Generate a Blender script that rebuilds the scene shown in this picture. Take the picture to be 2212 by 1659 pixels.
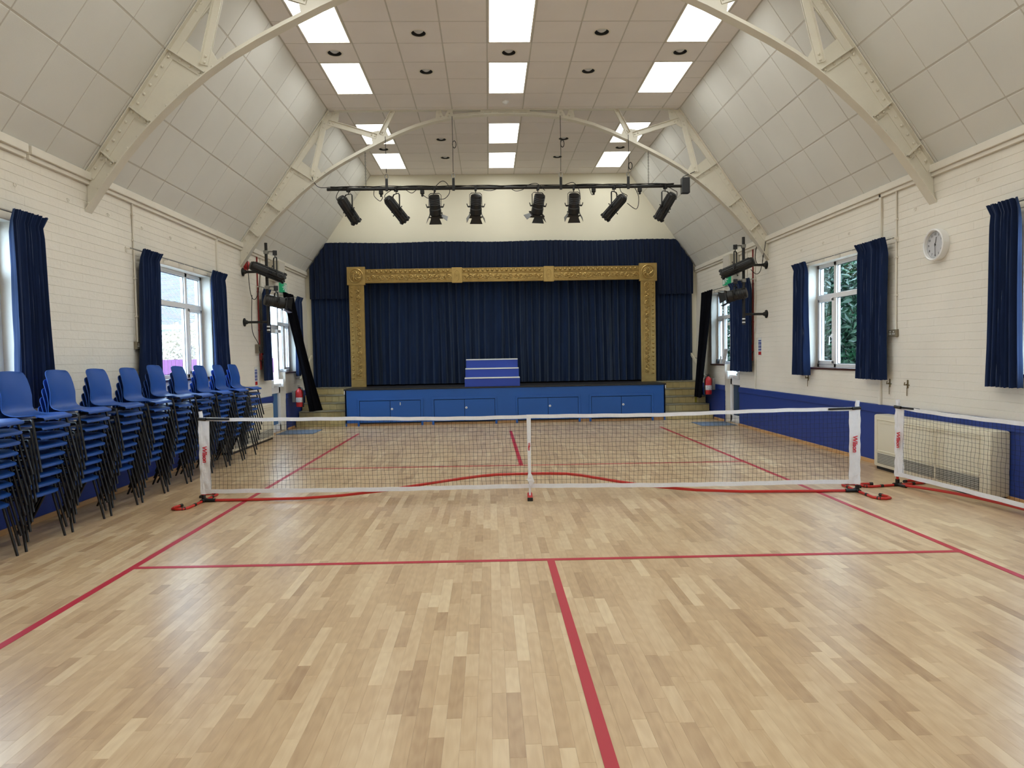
import bpy, bmesh, math, random
from mathutils import Vector, Matrix
random.seed(7)
PI = math.pi
COL = bpy.context.scene.collection
for o in list(bpy.data.objects): bpy.data.objects.remove(o)

# ------------------------------------------------------------------ camera, world, exposure
F_PX, YAW, PIT, ROL = 1492.5, .0325, .0411, .0178
def cam_axis(x, y, z):          # camera space (right, forward, up) to world
    c, s = math.cos(PIT), math.sin(PIT); y, z = c*y + s*z, -s*y + c*z
    c, s = math.cos(YAW), math.sin(YAW); x, y = c*x + s*y, -s*x + c*y
    return Vector((x, y, z))
cd = bpy.data.cameras.new('camera'); cam = bpy.data.objects.new('camera', cd); COL.objects.link(cam)
cd.sensor_fit = 'HORIZONTAL'; cd.sensor_width = 36; cd.lens = 36*F_PX/2212; cd.clip_end = 200; cd.clip_start = .05
r_ = cam_axis(math.cos(ROL), 0, -math.sin(ROL)); u_ = cam_axis(math.sin(ROL), 0, math.cos(ROL)); b_ = -cam_axis(0, 1, 0)
M = Matrix((r_, u_, b_)).transposed().to_4x4(); M.translation = Vector((-.3543, 0, 1.457)); cam.matrix_world = M
sc = bpy.context.scene; sc.camera = cam
w = bpy.data.worlds.new('overcast_sky'); sc.world = w; w.use_nodes = True
bg = w.node_tree.nodes['Background']; bg.inputs[0].default_value = (.62, .80, 1, 1); bg.inputs[1].default_value = 8.5
sc.view_settings.view_transform = 'Standard'; sc.view_settings.look = 'None'; sc.view_settings.gamma = 1
sc.view_settings.use_curve_mapping = False; sc.view_settings.exposure = 0.62
PANEL_STRENGTH = 5.6

# ------------------------------------------------------------------ materials
def lin(c): return tuple(((v/255)/12.92 if v/255 <= .04045 else ((v/255+.055)/1.055)**2.4) for v in c) + (1,)
def mat(name, rgb, rough=.5, metal=0, var=0, vscale=6, bump=0, bscale=60, spec=.5, sheen=0, coat=0, emit=None, estr=0, stretch=None):
    m = bpy.data.materials.new(name); m.use_nodes = True; nt = m.node_tree; p = nt.nodes['Principled BSDF']; L = nt.links
    c = lin(rgb); p.inputs['Base Color'].default_value = c; p.inputs['Roughness'].default_value = rough; p.inputs['Metallic'].default_value = metal
    p.inputs['Specular IOR Level'].default_value = spec
    if sheen: p.inputs['Sheen Weight'].default_value = sheen; p.inputs['Sheen Roughness'].default_value = .5; p.inputs['Sheen Tint'].default_value = (.48, .62, .80, 1)
    if coat: p.inputs['Coat Weight'].default_value = coat; p.inputs['Coat Roughness'].default_value = .15
    if emit: p.inputs['Emission Color'].default_value = lin(emit); p.inputs['Emission Strength'].default_value = estr
    if var or bump:
        tc = nt.nodes.new('ShaderNodeTexCoord'); mp = nt.nodes.new('ShaderNodeMapping'); L.new(tc.outputs['Object'], mp.inputs[0])
        if stretch: mp.inputs['Scale'].default_value = stretch
    if var:
        n = nt.nodes.new('ShaderNodeTexNoise'); n.inputs['Scale'].default_value = vscale; n.inputs['Detail'].default_value = 5
        L.new(mp.outputs[0], n.inputs['Vector'])
        r = nt.nodes.new('ShaderNodeValToRGB'); e = r.color_ramp.elements
        e[0].position = .3; e[1].position = .7
        e[0].color = tuple(max(0, v*(1-var)) for v in c[:3]) + (1,); e[1].color = tuple(min(1, v*(1+var*.6)) for v in c[:3]) + (1,)
        L.new(n.outputs[0], r.inputs[0]); L.new(r.outputs[0], p.inputs['Base Color'])
    if bump:
        n = nt.nodes.new('ShaderNodeTexNoise'); n.inputs['Scale'].default_value = bscale; n.inputs['Detail'].default_value = 4
        L.new(mp.outputs[0], n.inputs['Vector'])
        b = nt.nodes.new('ShaderNodeBump'); b.inputs['Strength'].default_value = bump; b.inputs['Distance'].default_value = .01
        L.new(n.outputs[0], b.inputs['Height']); L.new(b.outputs[0], p.inputs['Normal'])
    return m

M_WALL = mat('cream_painted_brick', (232, 226, 214), .55, var=.05, vscale=1.3, bump=.35, bscale=28)
M_PLASTER = mat('cream_plaster', (232, 227, 208), .6, var=.05, vscale=.8, bump=.08, bscale=12)
M_WHITE = mat('white_paint', (228, 222, 210), .4, var=.03, vscale=5)
M_TRUSS = mat('cream_painted_steel', (226, 221, 207), .38, var=.06, vscale=3, bump=.12, bscale=25)
M_UPVC = mat('white_plastic', (232, 232, 232), .3)
M_DADO = mat('blue_gloss_paint', (29, 57, 134), .5, var=.06, vscale=3, bump=.05, bscale=15)
M_STAGE = mat('stage_blue_paint', (29, 88, 165), .5, var=.05, vscale=2, bump=.06, bscale=18)
M_TILE = mat('mineral_tile', (222, 221, 216), .9, var=.04, vscale=1.2, bump=.25, bscale=220, spec=.1)
M_TILEF = mat('flat_ceiling_tile', (237, 231, 227), .9, var=.04, vscale=1.2, bump=.25, bscale=220, spec=.1)
M_GRID = mat('grid_bar', (198, 193, 184), .6)
M_BLACK = mat('black_metal', (16, 16, 18), .45)
M_BLACK2 = mat('black_tube', (14, 14, 17), .35)
M_DGREY = mat('dark_grey_metal', (58, 60, 64), .4, metal=.3)
M_STEEL = mat('galvanised_steel', (150, 150, 146), .35, metal=.8)
M_CHROME = mat('chrome', (200, 200, 200), .15, metal=1)
M_CHAIR = mat('blue_polypropylene', (29, 78, 156), .42, bump=.08, bscale=500, var=.03, vscale=3)
M_GOLD = mat('gold_paint', (188, 160, 100), .36, metal=.72, var=.12, vscale=9, bump=.1, bscale=30)
M_VELVET = mat('navy_velvet', (25, 39, 72), .9, var=.18, vscale=5, sheen=.28, stretch=(3, 3, .6), spec=.1)
M_VELVET2 = mat('navy_stage_velvet', (23, 39, 70), .85, var=.22, vscale=4, sheen=.45, stretch=(3, 3, .5), spec=.1)
M_VALANCE = mat('dark_navy_velvet', (20, 30, 55), .85, var=.2, vscale=5, sheen=.4, stretch=(3, 3, .5), spec=.1)
M_BLACKCL = mat('black_cloth', (9, 10, 17), .9, var=.2, spec=.1)
M_RED = mat('red_paint', (176, 32, 34), .35)
M_PIPE_RED = mat('red_conduit', (140, 40, 36), .4)
M_ORANGE = mat('red_steel_tube', (196, 44, 36), .3)
M_TAPE = mat('red_court_tape', (178, 28, 52), .42)
M_NETW = mat('white_net_binding', (232, 232, 236), .7, var=.04, vscale=20, bump=.2, bscale=60)
M_NETB = mat('black_net_cord', (18, 18, 18), .7)
M_LETTER = mat('red_lettering', (200, 30, 50), .5)
M_HEATER = mat('cream_enamel', (226, 218, 196), .35)
M_GRILLE = mat('grey_grille', (120, 120, 116), .4, metal=.3)
M_STEP = mat('cream_step_tile', (192, 174, 124), .45, var=.14, vscale=8, bump=.06)
M_TREAD = mat('worn_tread', (150, 144, 122), .55, var=.22, vscale=10)
M_STAGETOP = mat('black_stage_floor', (30, 29, 30), .55, var=.2)
M_SKIRT = mat('timber_skirting', (204, 158, 108), .4, var=.12, vscale=8, stretch=(1, .2, 1))
M_SILL = mat('brown_sill', (66, 36, 28), .35)
M_WOODRAIL = mat('pale_handrail', (222, 214, 190), .4)
M_BRASS = mat('tarnished_brass', (110, 96, 62), .4, metal=.6)
M_BOXBLUE = mat('royal_blue_riser', (38, 68, 166), .5)
M_MAT = mat('grey_blue_doormat', (108, 122, 142), .95, var=.15, vscale=40, bump=.4, bscale=300)
M_GREEN = mat('green_sign', (20, 140, 96), .4, emit=(40, 190, 130), estr=.12)
M_SIGNW = mat('white_sign_print', (228, 230, 230), .4)
M_SIGNB = mat('blue_sign_print', (46, 70, 150), .4)
M_DIAL = mat('clock_dial', (196, 196, 200), .4)
M_SOCKET = mat('brushed_socket', (132, 124, 108), .4, metal=.4)
M_GREYBOX = mat('pale_grey_cabinet', (196, 192, 178), .5)
M_LENS = mat('lens_glass', (120, 125, 135), .08, spec=.9)
M_BULB = mat('frosted_bulb', (205, 205, 205), .3)
M_PLUG = mat('black_rubber', (12, 12, 12), .6)
M_ROOF = mat('slate_roof_tile', (104, 108, 118), .6, var=.15, vscale=3)
M_RENDER = mat('white_render', (214, 218, 218), .7)
M_FENCE = mat('plum_fence', (112, 62, 106), .7, var=.1)
M_LEAFP = mat('pale_autumn_leaf', (186, 176, 158), .6, var=.3, vscale=1.5)
M_LEAFG = mat('laurel_leaf', (18, 54, 30), .35, var=.5, vscale=1.6)
M_BARK = mat('bark', (80, 66, 52), .8, var=.2)
M_GROUND = mat('paving_outside', (120, 120, 112), .9, var=.2)
M_YELLOW = mat('yellow_tape', (150, 140, 40), .6)
M_POSTER = mat('poster_print', (200, 196, 196), .5, var=.5, vscale=22)
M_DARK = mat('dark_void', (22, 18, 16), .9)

def glass_mat():
    m = bpy.data.materials.new('window_glass'); m.use_nodes = True; nt = m.node_tree; N = nt.nodes
    N.remove(N['Principled BSDF']); out = N['Material Output']
    t = N.new('ShaderNodeBsdfTransparent'); t.inputs[0].default_value = (.93, .96, .97, 1)
    g = N.new('ShaderNodeBsdfGlossy'); g.inputs['Roughness'].default_value = .02
    f = N.new('ShaderNodeFresnel'); f.inputs[0].default_value = 1.45; mx = N.new('ShaderNodeMixShader')
    ge = N.new('ShaderNodeNewGeometry'); iv = N.new('ShaderNodeMath'); iv.operation = 'SUBTRACT'; iv.inputs[0].default_value = 1; nt.links.new(ge.outputs['Backfacing'], iv.inputs[1])
    mu = N.new('ShaderNodeMath'); mu.operation = 'MULTIPLY'; nt.links.new(f.outputs[0], mu.inputs[0]); nt.links.new(iv.outputs[0], mu.inputs[1])
    nt.links.new(mu.outputs[0], mx.inputs[0]); nt.links.new(t.outputs[0], mx.inputs[1]); nt.links.new(g.outputs[0], mx.inputs[2]); nt.links.new(mx.outputs[0], out.inputs[0])
    return m
M_GLASS = glass_mat()
def frosted_mat():
    m = bpy.data.materials.new('frosted_glass'); m.use_nodes = True; nt = m.node_tree; N = nt.nodes
    N.remove(N['Principled BSDF']); out = N['Material Output']
    t = N.new('ShaderNodeBsdfTranslucent'); t.inputs[0].default_value = (.075, .115, .15, 1)
    g = N.new('ShaderNodeBsdfGlossy'); g.inputs['Roughness'].default_value = .25; mx = N.new('ShaderNodeMixShader'); mx.inputs[0].default_value = .12
    nt.links.new(t.outputs[0], mx.inputs[1]); nt.links.new(g.outputs[0], mx.inputs[2]); nt.links.new(mx.outputs[0], out.inputs[0])
    return m
M_FROST = frosted_mat()
def panel_mat():
    m = bpy.data.materials.new('lit_diffuser'); m.use_nodes = True; nt = m.node_tree; p = nt.nodes['Principled BSDF']
    p.inputs['Base Color'].default_value = (.8, .8, .78, 1); p.inputs['Emission Color'].default_value = (.98, 1, .94, 1); p.inputs['Emission Strength'].default_value = PANEL_STRENGTH
    return m
M_PANEL = panel_mat()
def plank_mat():
    m = bpy.data.materials.new('beech_strip_floor'); m.use_nodes = True; nt = m.node_tree; N = nt.nodes; L = nt.links; p = N['Principled BSDF']
    at = N.new('ShaderNodeAttribute'); at.attribute_name = 'tone'; at.attribute_type = 'GEOMETRY'
    geo = N.new('ShaderNodeNewGeometry')
    sep = N.new('ShaderNodeSeparateColor'); L.new(at.outputs['Color'], sep.inputs[0])
    off = N.new('ShaderNodeCombineXYZ'); ml = N.new('ShaderNodeMath'); ml.operation = 'MULTIPLY'; ml.inputs[1].default_value = 57
    L.new(sep.outputs[1], ml.inputs[0]); L.new(ml.outputs[0], off.inputs[0]); L.new(ml.outputs[0], off.inputs[1])
    add = N.new('ShaderNodeVectorMath'); L.new(geo.outputs['Position'], add.inputs[0]); L.new(off.outputs[0], add.inputs[1])
    mp = N.new('ShaderNodeMapping'); mp.inputs['Scale'].default_value = (34, 2.6, 1); L.new(add.outputs[0], mp.inputs[0])
    n = N.new('ShaderNodeTexNoise'); n.inputs['Scale'].default_value = 1; n.inputs['Detail'].default_value = 6; n.inputs['Distortion'].default_value = .7; L.new(mp.outputs[0], n.inputs[0])
    n2 = N.new('ShaderNodeTexWave'); n2.wave_type = 'RINGS'; n2.inputs['Scale'].default_value = 5; n2.inputs['Distortion'].default_value = 9; n2.inputs['Detail'].default_value = 2
    mp2 = N.new('ShaderNodeMapping'); mp2.inputs['Scale'].default_value = (3.2, .42, 1); L.new(add.outputs[0], mp2.inputs[0]); L.new(mp2.outputs[0], n2.inputs[0])
    cr = N.new('ShaderNodeValToRGB'); e = cr.color_ramp.elements
    e[0].color = lin((166, 135, 102)); e[1].color = lin((221, 198, 162)); e[0].position = 0; e[1].position = 1
    el = cr.color_ramp.elements.new(.5); el.color = lin((197, 168, 131))
    # ramp input = tone + grain
    mx = N.new('ShaderNodeMath'); mx.operation = 'MULTIPLY_ADD'; mx.inputs[1].default_value = .62; L.new(n.outputs[0], mx.inputs[0])
    sb = N.new('ShaderNodeMath'); sb.operation = 'SUBTRACT'; sb.inputs[1].default_value = .37; L.new(sep.outputs[0], sb.inputs[0]); L.new(sb.outputs[0], mx.inputs[2])
    mw = N.new('ShaderNodeMath'); mw.operation = 'MULTIPLY_ADD'; mw.inputs[1].default_value = .11; L.new(n2.outputs['Fac'], mw.inputs[0]); L.new(mx.outputs[0], mw.inputs[2])
    L.new(mw.outputs[0], cr.inputs[0]); L.new(cr.outputs[0], p.inputs['Base Color'])
    nr = N.new('ShaderNodeTexNoise'); nr.inputs['Scale'].default_value = 1.1; nr.inputs['Detail'].default_value = 3; L.new(geo.outputs['Position'], nr.inputs[0])
    rr = N.new('ShaderNodeMapRange'); rr.inputs[3].default_value = .25; rr.inputs[4].default_value = .37; L.new(nr.outputs[0], rr.inputs[0]); L.new(rr.outputs[0], p.inputs['Roughness'])
    p.inputs['Specular IOR Level'].default_value = .5
    b = N.new('ShaderNodeBump'); b.inputs['Strength'].default_value = .06; b.inputs['Distance'].default_value = .003; L.new(n.outputs[0], b.inputs['Height']); L.new(b.outputs[0], p.inputs['Normal'])
    return m
M_PLANK = plank_mat()

# ------------------------------------------------------------------ mesh helpers
class B:
    def __init__(s): s.v = []; s.f = []; s.x = Matrix.Identity(4)
    def add(s, vs, fs):
        n = len(s.v); s.v += [tuple(s.x @ Vector(p)) for p in vs]; s.f += [tuple(i+n for i in f) for f in fs]; return s
    def box(s, x0, x1, y0, y1, z0, z1, bev=0):
        if x1 < x0: x0, x1 = x1, x0
        if y1 < y0: y0, y1 = y1, y0
        if z1 < z0: z0, z1 = z1, z0
        if not bev:
            return s.add([(x, y, z) for z in (z0, z1) for y in (y0, y1) for x in (x0, x1)],
                  [(0, 2, 3, 1), (4, 5, 7, 6), (0, 1, 5, 4), (2, 6, 7, 3), (0, 4, 6, 2), (1, 3, 7, 5)])
        b = min(bev, (x1-x0)*.45, (y1-y0)*.45, (z1-z0)*.45)
        bm = bmesh.new(); bmesh.ops.create_cube(bm, size=1)
        for v in bm.verts: v.co = Vector(((x0+x1)/2+v.co.x*(x1-x0), (y0+y1)/2+v.co.y*(y1-y0), (z0+z1)/2+v.co.z*(z1-z0)))
        bmesh.ops.bevel(bm, geom=bm.edges[:], offset=b, segments=2 if bev > .004 else 1, affect='EDGES', profile=.5)
        bm.verts.index_update(); s.add([v.co[:] for v in bm.verts], [[v.index for v in f.verts] for f in bm.faces]); bm.free(); return s
    def tube(s, pts, r, n=8, cap=True, closed=False):
        pts = [Vector(p) for p in pts]; m = len(pts); rs = r if isinstance(r, (list, tuple)) else [r]*m
        vs = []; fs = []; prev = None
        for i in range(m):
            if closed: t = pts[(i+1) % m] - pts[i-1]
            else: t = pts[min(i+1, m-1)] - pts[max(i-1, 0)]
            t.normalize()
            if prev is None: a = Vector((0, 0, 1)) if abs(t.z) < .9 else Vector((1, 0, 0)); u = t.cross(a).normalized()
            else: u = (prev - t*prev.dot(t)); u = u.normalized() if u.length > 1e-6 else t.orthogonal().normalized()
            prev = u; wv = t.cross(u)
            for k in range(n):
                a = 2*PI*k/n; vs.append(pts[i] + (u*math.cos(a) + wv*math.sin(a))*rs[i])
        for i in range(m if closed else m-1):
            for k in range(n):
                j = (i+1) % m; fs.append((i*n+k, i*n+(k+1) % n, j*n+(k+1) % n, j*n+k))
        if cap and not closed: fs.append(tuple(range(n-1, -1, -1))); fs.append(tuple(range((m-1)*n, m*n)))
        return s.add(vs, fs)
    def bar(s, a, b, w, h, up=(0, 1, 0)):      # rectangular bar, w across, h along 'up'
        a = Vector(a); b = Vector(b); t = (b-a).normalized(); up = Vector(up); u = (up - t*up.dot(t)).normalized(); c = t.cross(u)
        vs = [p + c*i*w/2 + u*j*h/2 for p in (a, b) for j in (-1, 1) for i in (-1, 1)]
        return s.add(vs, [(0, 2, 3, 1), (4, 5, 7, 6), (0, 1, 5, 4), (2, 6, 7, 3), (0, 4, 6, 2), (1, 3, 7, 5)])
    def lathe(s, prof, n=16, closed_ends=True):   # prof (r,z), about z
        vs = []; fs = []
        for r, z in prof:
            for k in range(n): a = 2*PI*k/n; vs.append((r*math.cos(a), r*math.sin(a), z))
        for i in range(len(prof)-1):
            for k in range(n): fs.append((i*n+k, i*n+(k+1) % n, (i+1)*n+(k+1) % n, (i+1)*n+k))
        if closed_ends: fs.append(tuple(range(n-1, -1, -1))); fs.append(tuple(range((len(prof)-1)*n, len(prof)*n)))
        return s.add(vs, fs)
    def prism(s, poly, y0, y1):      # poly (x,z) extruded in y
        n = len(poly); vs = [(x, y0, z) for x, z in poly] + [(x, y1, z) for x, z in poly]
        return s.add(vs, [tuple(range(n)), tuple(range(2*n-1, n-1, -1))] + [(i, n+i, n+(i+1) % n, (i+1) % n) for i in range(n)])
    def ball(s, c, r, n=8, m=5, sy=1, sx=1, sz=1):
        vs = [(c[0], c[1], c[2]-r*sz)]; fs = []
        for i in range(1, m):
            a = -PI/2 + PI*i/m
            for k in range(n): b = 2*PI*k/n; vs.append((c[0]+sx*r*math.cos(a)*math.cos(b), c[1]+sy*r*math.cos(a)*math.sin(b), c[2]+sz*r*math.sin(a)))
        vs.append((c[0], c[1], c[2]+r*sz)); T = len(vs)-1
        for k in range(n):
            fs.append((0, 1+(k+1) % n, 1+k)); fs.append((T, T-n+k, T-n+(k+1) % n))
            for i in range(m-2): a = 1+i*n; fs.append((a+k, a+(k+1) % n, a+n+(k+1) % n, a+n+k))
        return s.add(vs, fs)
    def build(s, name, m, parent=None, smooth=False, solid=0, local=False):
        off = Vector(parent.location) if (parent is not None and not local) else Vector()
        q = parent
        while q is not None and q.parent is not None and not local: q = q.parent; off += Vector(q.location)
        me = bpy.data.meshes.new(name); me.from_pydata([tuple(Vector(p)-off) for p in s.v], [], s.f)
        bm = bmesh.new(); bm.from_mesh(me)
        if solid: bmesh.ops.solidify(bm, geom=bm.faces[:], thickness=solid)
        bmesh.ops.recalc_face_normals(bm, faces=bm.faces[:]); bm.to_mesh(me); bm.free()
        me.materials.append(m)
        if smooth:
            me.polygons.foreach_set('use_smooth', [True]*len(me.polygons))
            me.set_sharp_from_angle(angle=math.radians(50 if smooth is True else smooth))
        o = bpy.data.objects.new(name, me); COL.objects.link(o)
        if parent is not None: o.parent = parent
        return o
def tag(o, label=None, cat=None, group=None, kind=None):
    if label: o['label'] = label
    if cat: o['category'] = cat
    if group: o['group'] = group
    if kind: o['kind'] = kind
    return o
def thing(name, label, cat, loc=(0, 0, 0), rz=0, group=None, kind=None):
    o = bpy.data.objects.new(name, None); COL.objects.link(o); o.location = loc; o.rotation_euler = (0, 0, rz); o.empty_display_size = .1
    return tag(o, label, cat, group, kind)
def copy_tree(o, loc, rz=None):
    r = o.copy(); COL.objects.link(r); r.location = loc
    if rz is not None: r.rotation_euler = (0, 0, rz)
    for c in o.children:
        d = c.copy(); COL.objects.link(d); d.parent = r
        for g in c.children:
            e = g.copy(); COL.objects.link(e); e.parent = d
    return r
def text(name, body, size, m, matrix, parent=None, offset=0, shear=0, extrude=.0008, align='CENTER', spacing=1):
    c = bpy.data.curves.new(name, 'FONT'); c.body = body; c.size = size; c.align_x = align; c.align_y = 'CENTER'; c.offset = offset; c.shear = shear; c.extrude = extrude; c.space_character = spacing
    t = bpy.data.objects.new('tmp_text', c); COL.objects.link(t); bpy.context.view_layer.update()
    me = bpy.data.meshes.new_from_object(t.evaluated_get(bpy.context.evaluated_depsgraph_get())); bpy.data.objects.remove(t)
    me.name = name; me.transform(matrix)
    if parent is not None: me.transform(Matrix.Translation(-Vector(parent.location)))
    me.materials.clear(); me.materials.append(m)
    o = bpy.data.objects.new(name, me); COL.objects.link(o)
    if parent is not None: o.parent = parent
    return o

# ------------------------------------------------------------------ dimensions of the hall
W, ZE, XC, ZC, YB, YR = 4.55, 3.44, 3.0, 5.66, 16.2, -4.0
DADO = .76

# ---- floor
fl = tag(B().box(-W-.3, W+.3, YR-.2, 18.6, -.12, -.006).build('floor', M_PLANK), kind='structure')
def tone_attr(o, tones):
    a = o.data.color_attributes.new('tone', 'FLOAT_COLOR', 'POINT')
    buf = []
    for t in tones: buf += [t[0], t[1], 0, 1]
    a.data.foreach_set('color', buf)
tone_attr(fl, [(.5, .3)]*len(fl.data.vertices))
rnd = random.Random(3)
planks = []
PW = .0615; nst = int(2*W/PW)+1; PW = 2*W/nst
for i in range(nst):
    x0 = -W + i*PW; y = -.5 - rnd.random()*.5
    if i % 3 == 0: pass
    while y < YB:
        L = rnd.choice((.2, .26, .3, .34, .38, .42, .48, .56, .64)) * rnd.uniform(.9, 1.1)
        t = min(.98, max(.02, rnd.gauss(.56, .13)))
        if rnd.random() < .10: t = rnd.uniform(.16, .36)
        if rnd.random() < .05: t = rnd.uniform(.82, .95)
        planks.append((x0, y, min(y+L, YB), t, rnd.random())); y += L
def plank_verts(p, g=.00012, b=.0006):
    x0, y0, y1 = p[0]+g, p[1]+g, p[2]-g; x1 = p[0]+PW-g; z = 0; zb = -.006
    vs = [(x0+b, y0+b, z), (x1-b, y0+b, z), (x1-b, y1-b, z), (x0+b, y1-b, z), (x0, y0, z-.0004), (x1, y0, z-.0004), (x1, y1, z-.0004), (x0, y1, z-.0004), (x0, y0, zb), (x1, y0, zb), (x1, y1, zb), (x0, y1, zb)]
    fs = [(0, 1, 2, 3)]
    for k in range(4): fs.append((k, 4+k, 4+(k+1) % 4, (k+1) % 4)); fs.append((4+k, 8+k, 8+(k+1) % 4, 4+(k+1) % 4))
    return vs, fs
def vis(p):
    yc = (p[1]+p[2])/2; xc = p[0]+.03
    return yc > 2.25 and abs(xc+.354-yc*.03) < yc*.75
near = sorted([p for p in planks if vis(p)], key=lambda p: (p[2]-p[1]) / max(p[1], 2.2)**2.6 * -1)[:300]
ns = set(id(p) for p in near)
for p in near:
    vs, fs = plank_verts(p); o = B().add(vs, fs).build('plank', M_PLANK, fl); tone_attr(o, [(p[3], p[4])]*len(vs))
b = B(); tn = []
for p in planks:
    if id(p) in ns: continue
    vs, fs = plank_verts(p); b.add(vs, fs); tn += [(p[3], p[4])]*len(vs)
o = tag(b.build('plank_field', M_PLANK, fl), kind='stuff'); tone_attr(o, tn)

# ---- side walls
def wall(side, name, opens):
    s = -1 if side == 'left' else 1
    X = lambda d: s*(W + d)          # d>0 outward, d<0 into the room
    b = B(); y = YR-.2
    for (y0, y1, z0, z1) in opens + [(YB+.25, None, 0, 0)]:
        if y0 - y > 1e-3: b.box(X(.0035), X(.24), y, y0, 0, 3.7)
        if y1 is None: break
        if z0 > 0: b.box(X(.0035), X(.24), y0, y1, 0, z0)
        b.box(X(.0035), X(.24), y0, y1, z1, 3.7); y = y1
    wl = tag(b.build(name, M_WALL), kind='structure')
    # bricks above the dado, on the part of the wall the photograph shows
    rr = random.Random(5 if s > 0 else 6); H = .0855; Lb = .245; bricks = []
    nrow = int((3.42-DADO)/H)+1
    for r in range(nrow):
        z0 = DADO + r*H + .0015; z1 = min(DADO + (r+1)*H - .0015, 3.44)
        segs = [(4.2, YB)]
        for (a0, a1, c0, c1) in opens:
            if z1 > c0+.02 and z0 < c1-.01:
                ns_ = []
                for (p, q) in segs:
                    if a1 <= p or a0 >= q: ns_.append((p, q)); continue
                    if a0 > p: ns_.append((p, a0))
                    if a1 < q: ns_.append((a1, q))
                segs = ns_
        for (p, q) in segs:
            k = math.floor((p - (r % 2)*Lb/2)/Lb)
            while True:
                y0 = k*Lb + (r % 2)*Lb/2; y1 = y0 + Lb; k += 1
                if y0 >= q: break
                y0c, y1c = max(y0+.0001, p), min(y1-.0001, q)
                if y1c - y0c > .02: bricks.append((y0c, y1c, z0, z1, rr.uniform(-.0003, .0003), rr.uniform(-.0012, .0012)))
    def bverts(k):
        y0, y1, z0, z1, d, tz = k; a = X(d); e = X(.0022); f = X(.008); c = .0022
        k_ = .0003
        return ([(a, y0+k_, z0+c+tz), (a, y1-k_, z0+c-tz), (a, y1-k_, z1-c), (a, y0+k_, z1-c), (e, y0, z0), (e, y1, z0), (e, y1, z1), (e, y0, z1), (f, y0, z0), (f, y1, z0), (f, y1, z1), (f, y0, z1)],
                [(0, 1, 2, 3)] + [(i, 4+i, 4+(i+1) % 4, (i+1) % 4) for i in range(4)] + [(4+i, 8+i, 8+(i+1) % 4, 4+(i+1) % 4) for i in range(4)])
    lo = 6.3 if s < 0 else 6.3
    cand = sorted([k for k in bricks if k[0] > lo and not (s < 0 and k[2] < 1.35 and k[0] < 9)], key=lambda k: k[0] - (k[1]-k[0])*4)[:300]
    ids = set(id(k) for k in cand)
    for k in cand: B().add(*bverts(k)).build('brick', M_WALL, wl)
    b = B()
    for k in bricks:
        if id(k) not in ids: b.add(*bverts(k))
    tag(b.build('brick_field', M_WALL, wl), kind='stuff')
    # blue boarding below
    b = B(); y = YR
    dops = [o for o in opens if o[2] == 0]
    for (a0, a1, _, _) in dops + [(YB, None, 0, 0)]:
        b.box(X(.01), X(-.012), y, a0, .0, DADO-.1)
        y = a1
    b.build('blue_boarding', M_DADO, wl)
    b = B(); y = YR
    for (a0, a1, _, _) in dops + [(YB, None, 0, 0)]:
        b.box(X(.01), X(-.03), y, a0, DADO-.1, DADO, .006); y = a1
    b.build('dado_rail', M_DADO, wl)
    return wl, X
OL = [(4.60, 6.33, 1.22, 2.72), (8.95, 10.66, 1.22, 2.72), (13.45, 14.36, 0, 2.72), (14.36, 15.2, 1.2, 2.72)]
OR = [(4.50, 6.20, 1.20, 2.74), (8.80, 10.47, 1.20, 2.74), (13.38, 14.24, 0, 2.72), (14.24, 15.1, 1.2, 2.72)]
wl_, XL = wall('left', 'wall_left', OL); wr_, XR = wall('right', 'wall_right', OR)
b = B().box(-5, 5, YR-.25, YR, 0, 6)
tag(b.build('wall_rear', M_PLASTER), kind='structure')
# end wall with the stage opening
b = B(); y0, y1 = YB, YB+.2
b.box(-W-.2, -3.3, y0, y1, 0, 5.9); b.box(3.3, W+.2, y0, y1, 0, 5.9); b.box(-3.3, 3.3, y0, y1, 3.32, 5.9); b.box(-3.3, 3.3, y0, y1, 0, .7)
wb = tag(b.build('wall_back', M_PLASTER), kind='structure')
ARC = [(4.0, 3.95), (3.66, 4.43), (3.23, 4.80), (2.70, 5.06), (2.34, 5.20), (1.95, 5.30), (1.27, 5.42), (.6, 5.48), (0, 5.495)]
arc = [(-x, z) for x, z in ARC] + [(x, z) for x, z in reversed(ARC[:-1])]
B().prism([(-3.9, 3.4)] + arc + [(3.9, 3.4)], YB-.02, YB+.01).build('arch_panel', M_PLASTER, wb)
b = B(); b.box(-3.6, 3.6, 18.2, 18.4, 0, 4.2); b.box(-3.8, -3.6, YB+.2, 18.4, 0, 4.2); b.box(3.6, 3.8, YB+.2, 18.4, 0, 4.2); b.box(-3.8, 3.8, YB+.2, 18.4, 4, 4.2)
tag(b.build('wall_stage', M_DARK), kind='structure')

# ---- ceiling with tiles
YL = []
y = 7.4
while y > YR: YL.append(y); y -= .6
YL = [YR] + YL[::-1] + [7.67, 8.27, 8.87, 9.47, 10.07, 10.67, 11.27, 11.87, 12.07, 12.67, 13.27, 13.87, 14.47, 15.07, 15.67, YB]
XLn = [-3.0, -2.7, -2.1, -1.5, -.9, -.3, .3, .9, 1.5, 2.1, 2.7, 3.0]
LR = [(8.27, 9.47), (10.07, 11.27), (12.67, 13.87), (14.47, 15.67), (3.8, 5.0), (5.6, 6.8), (-.4, .8), (1.4, 2.6), (-3.4, -2.2)]
LC = [(-2.7, -2.1), (-.3, .3), (2.1, 2.7)]
DL = [(-1.19, 9.19), (1.2, 9.17), (-2.4, 9.77), (0, 9.77), (2.4, 9.77), (-1.2, 10.4), (1.2, 10.4), (-1.2, 13.6), (1.18, 13.6), (-2.4, 14.2), (2.4, 14.2), (-1.2, 14.83), (1.18, 14.83)]
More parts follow.
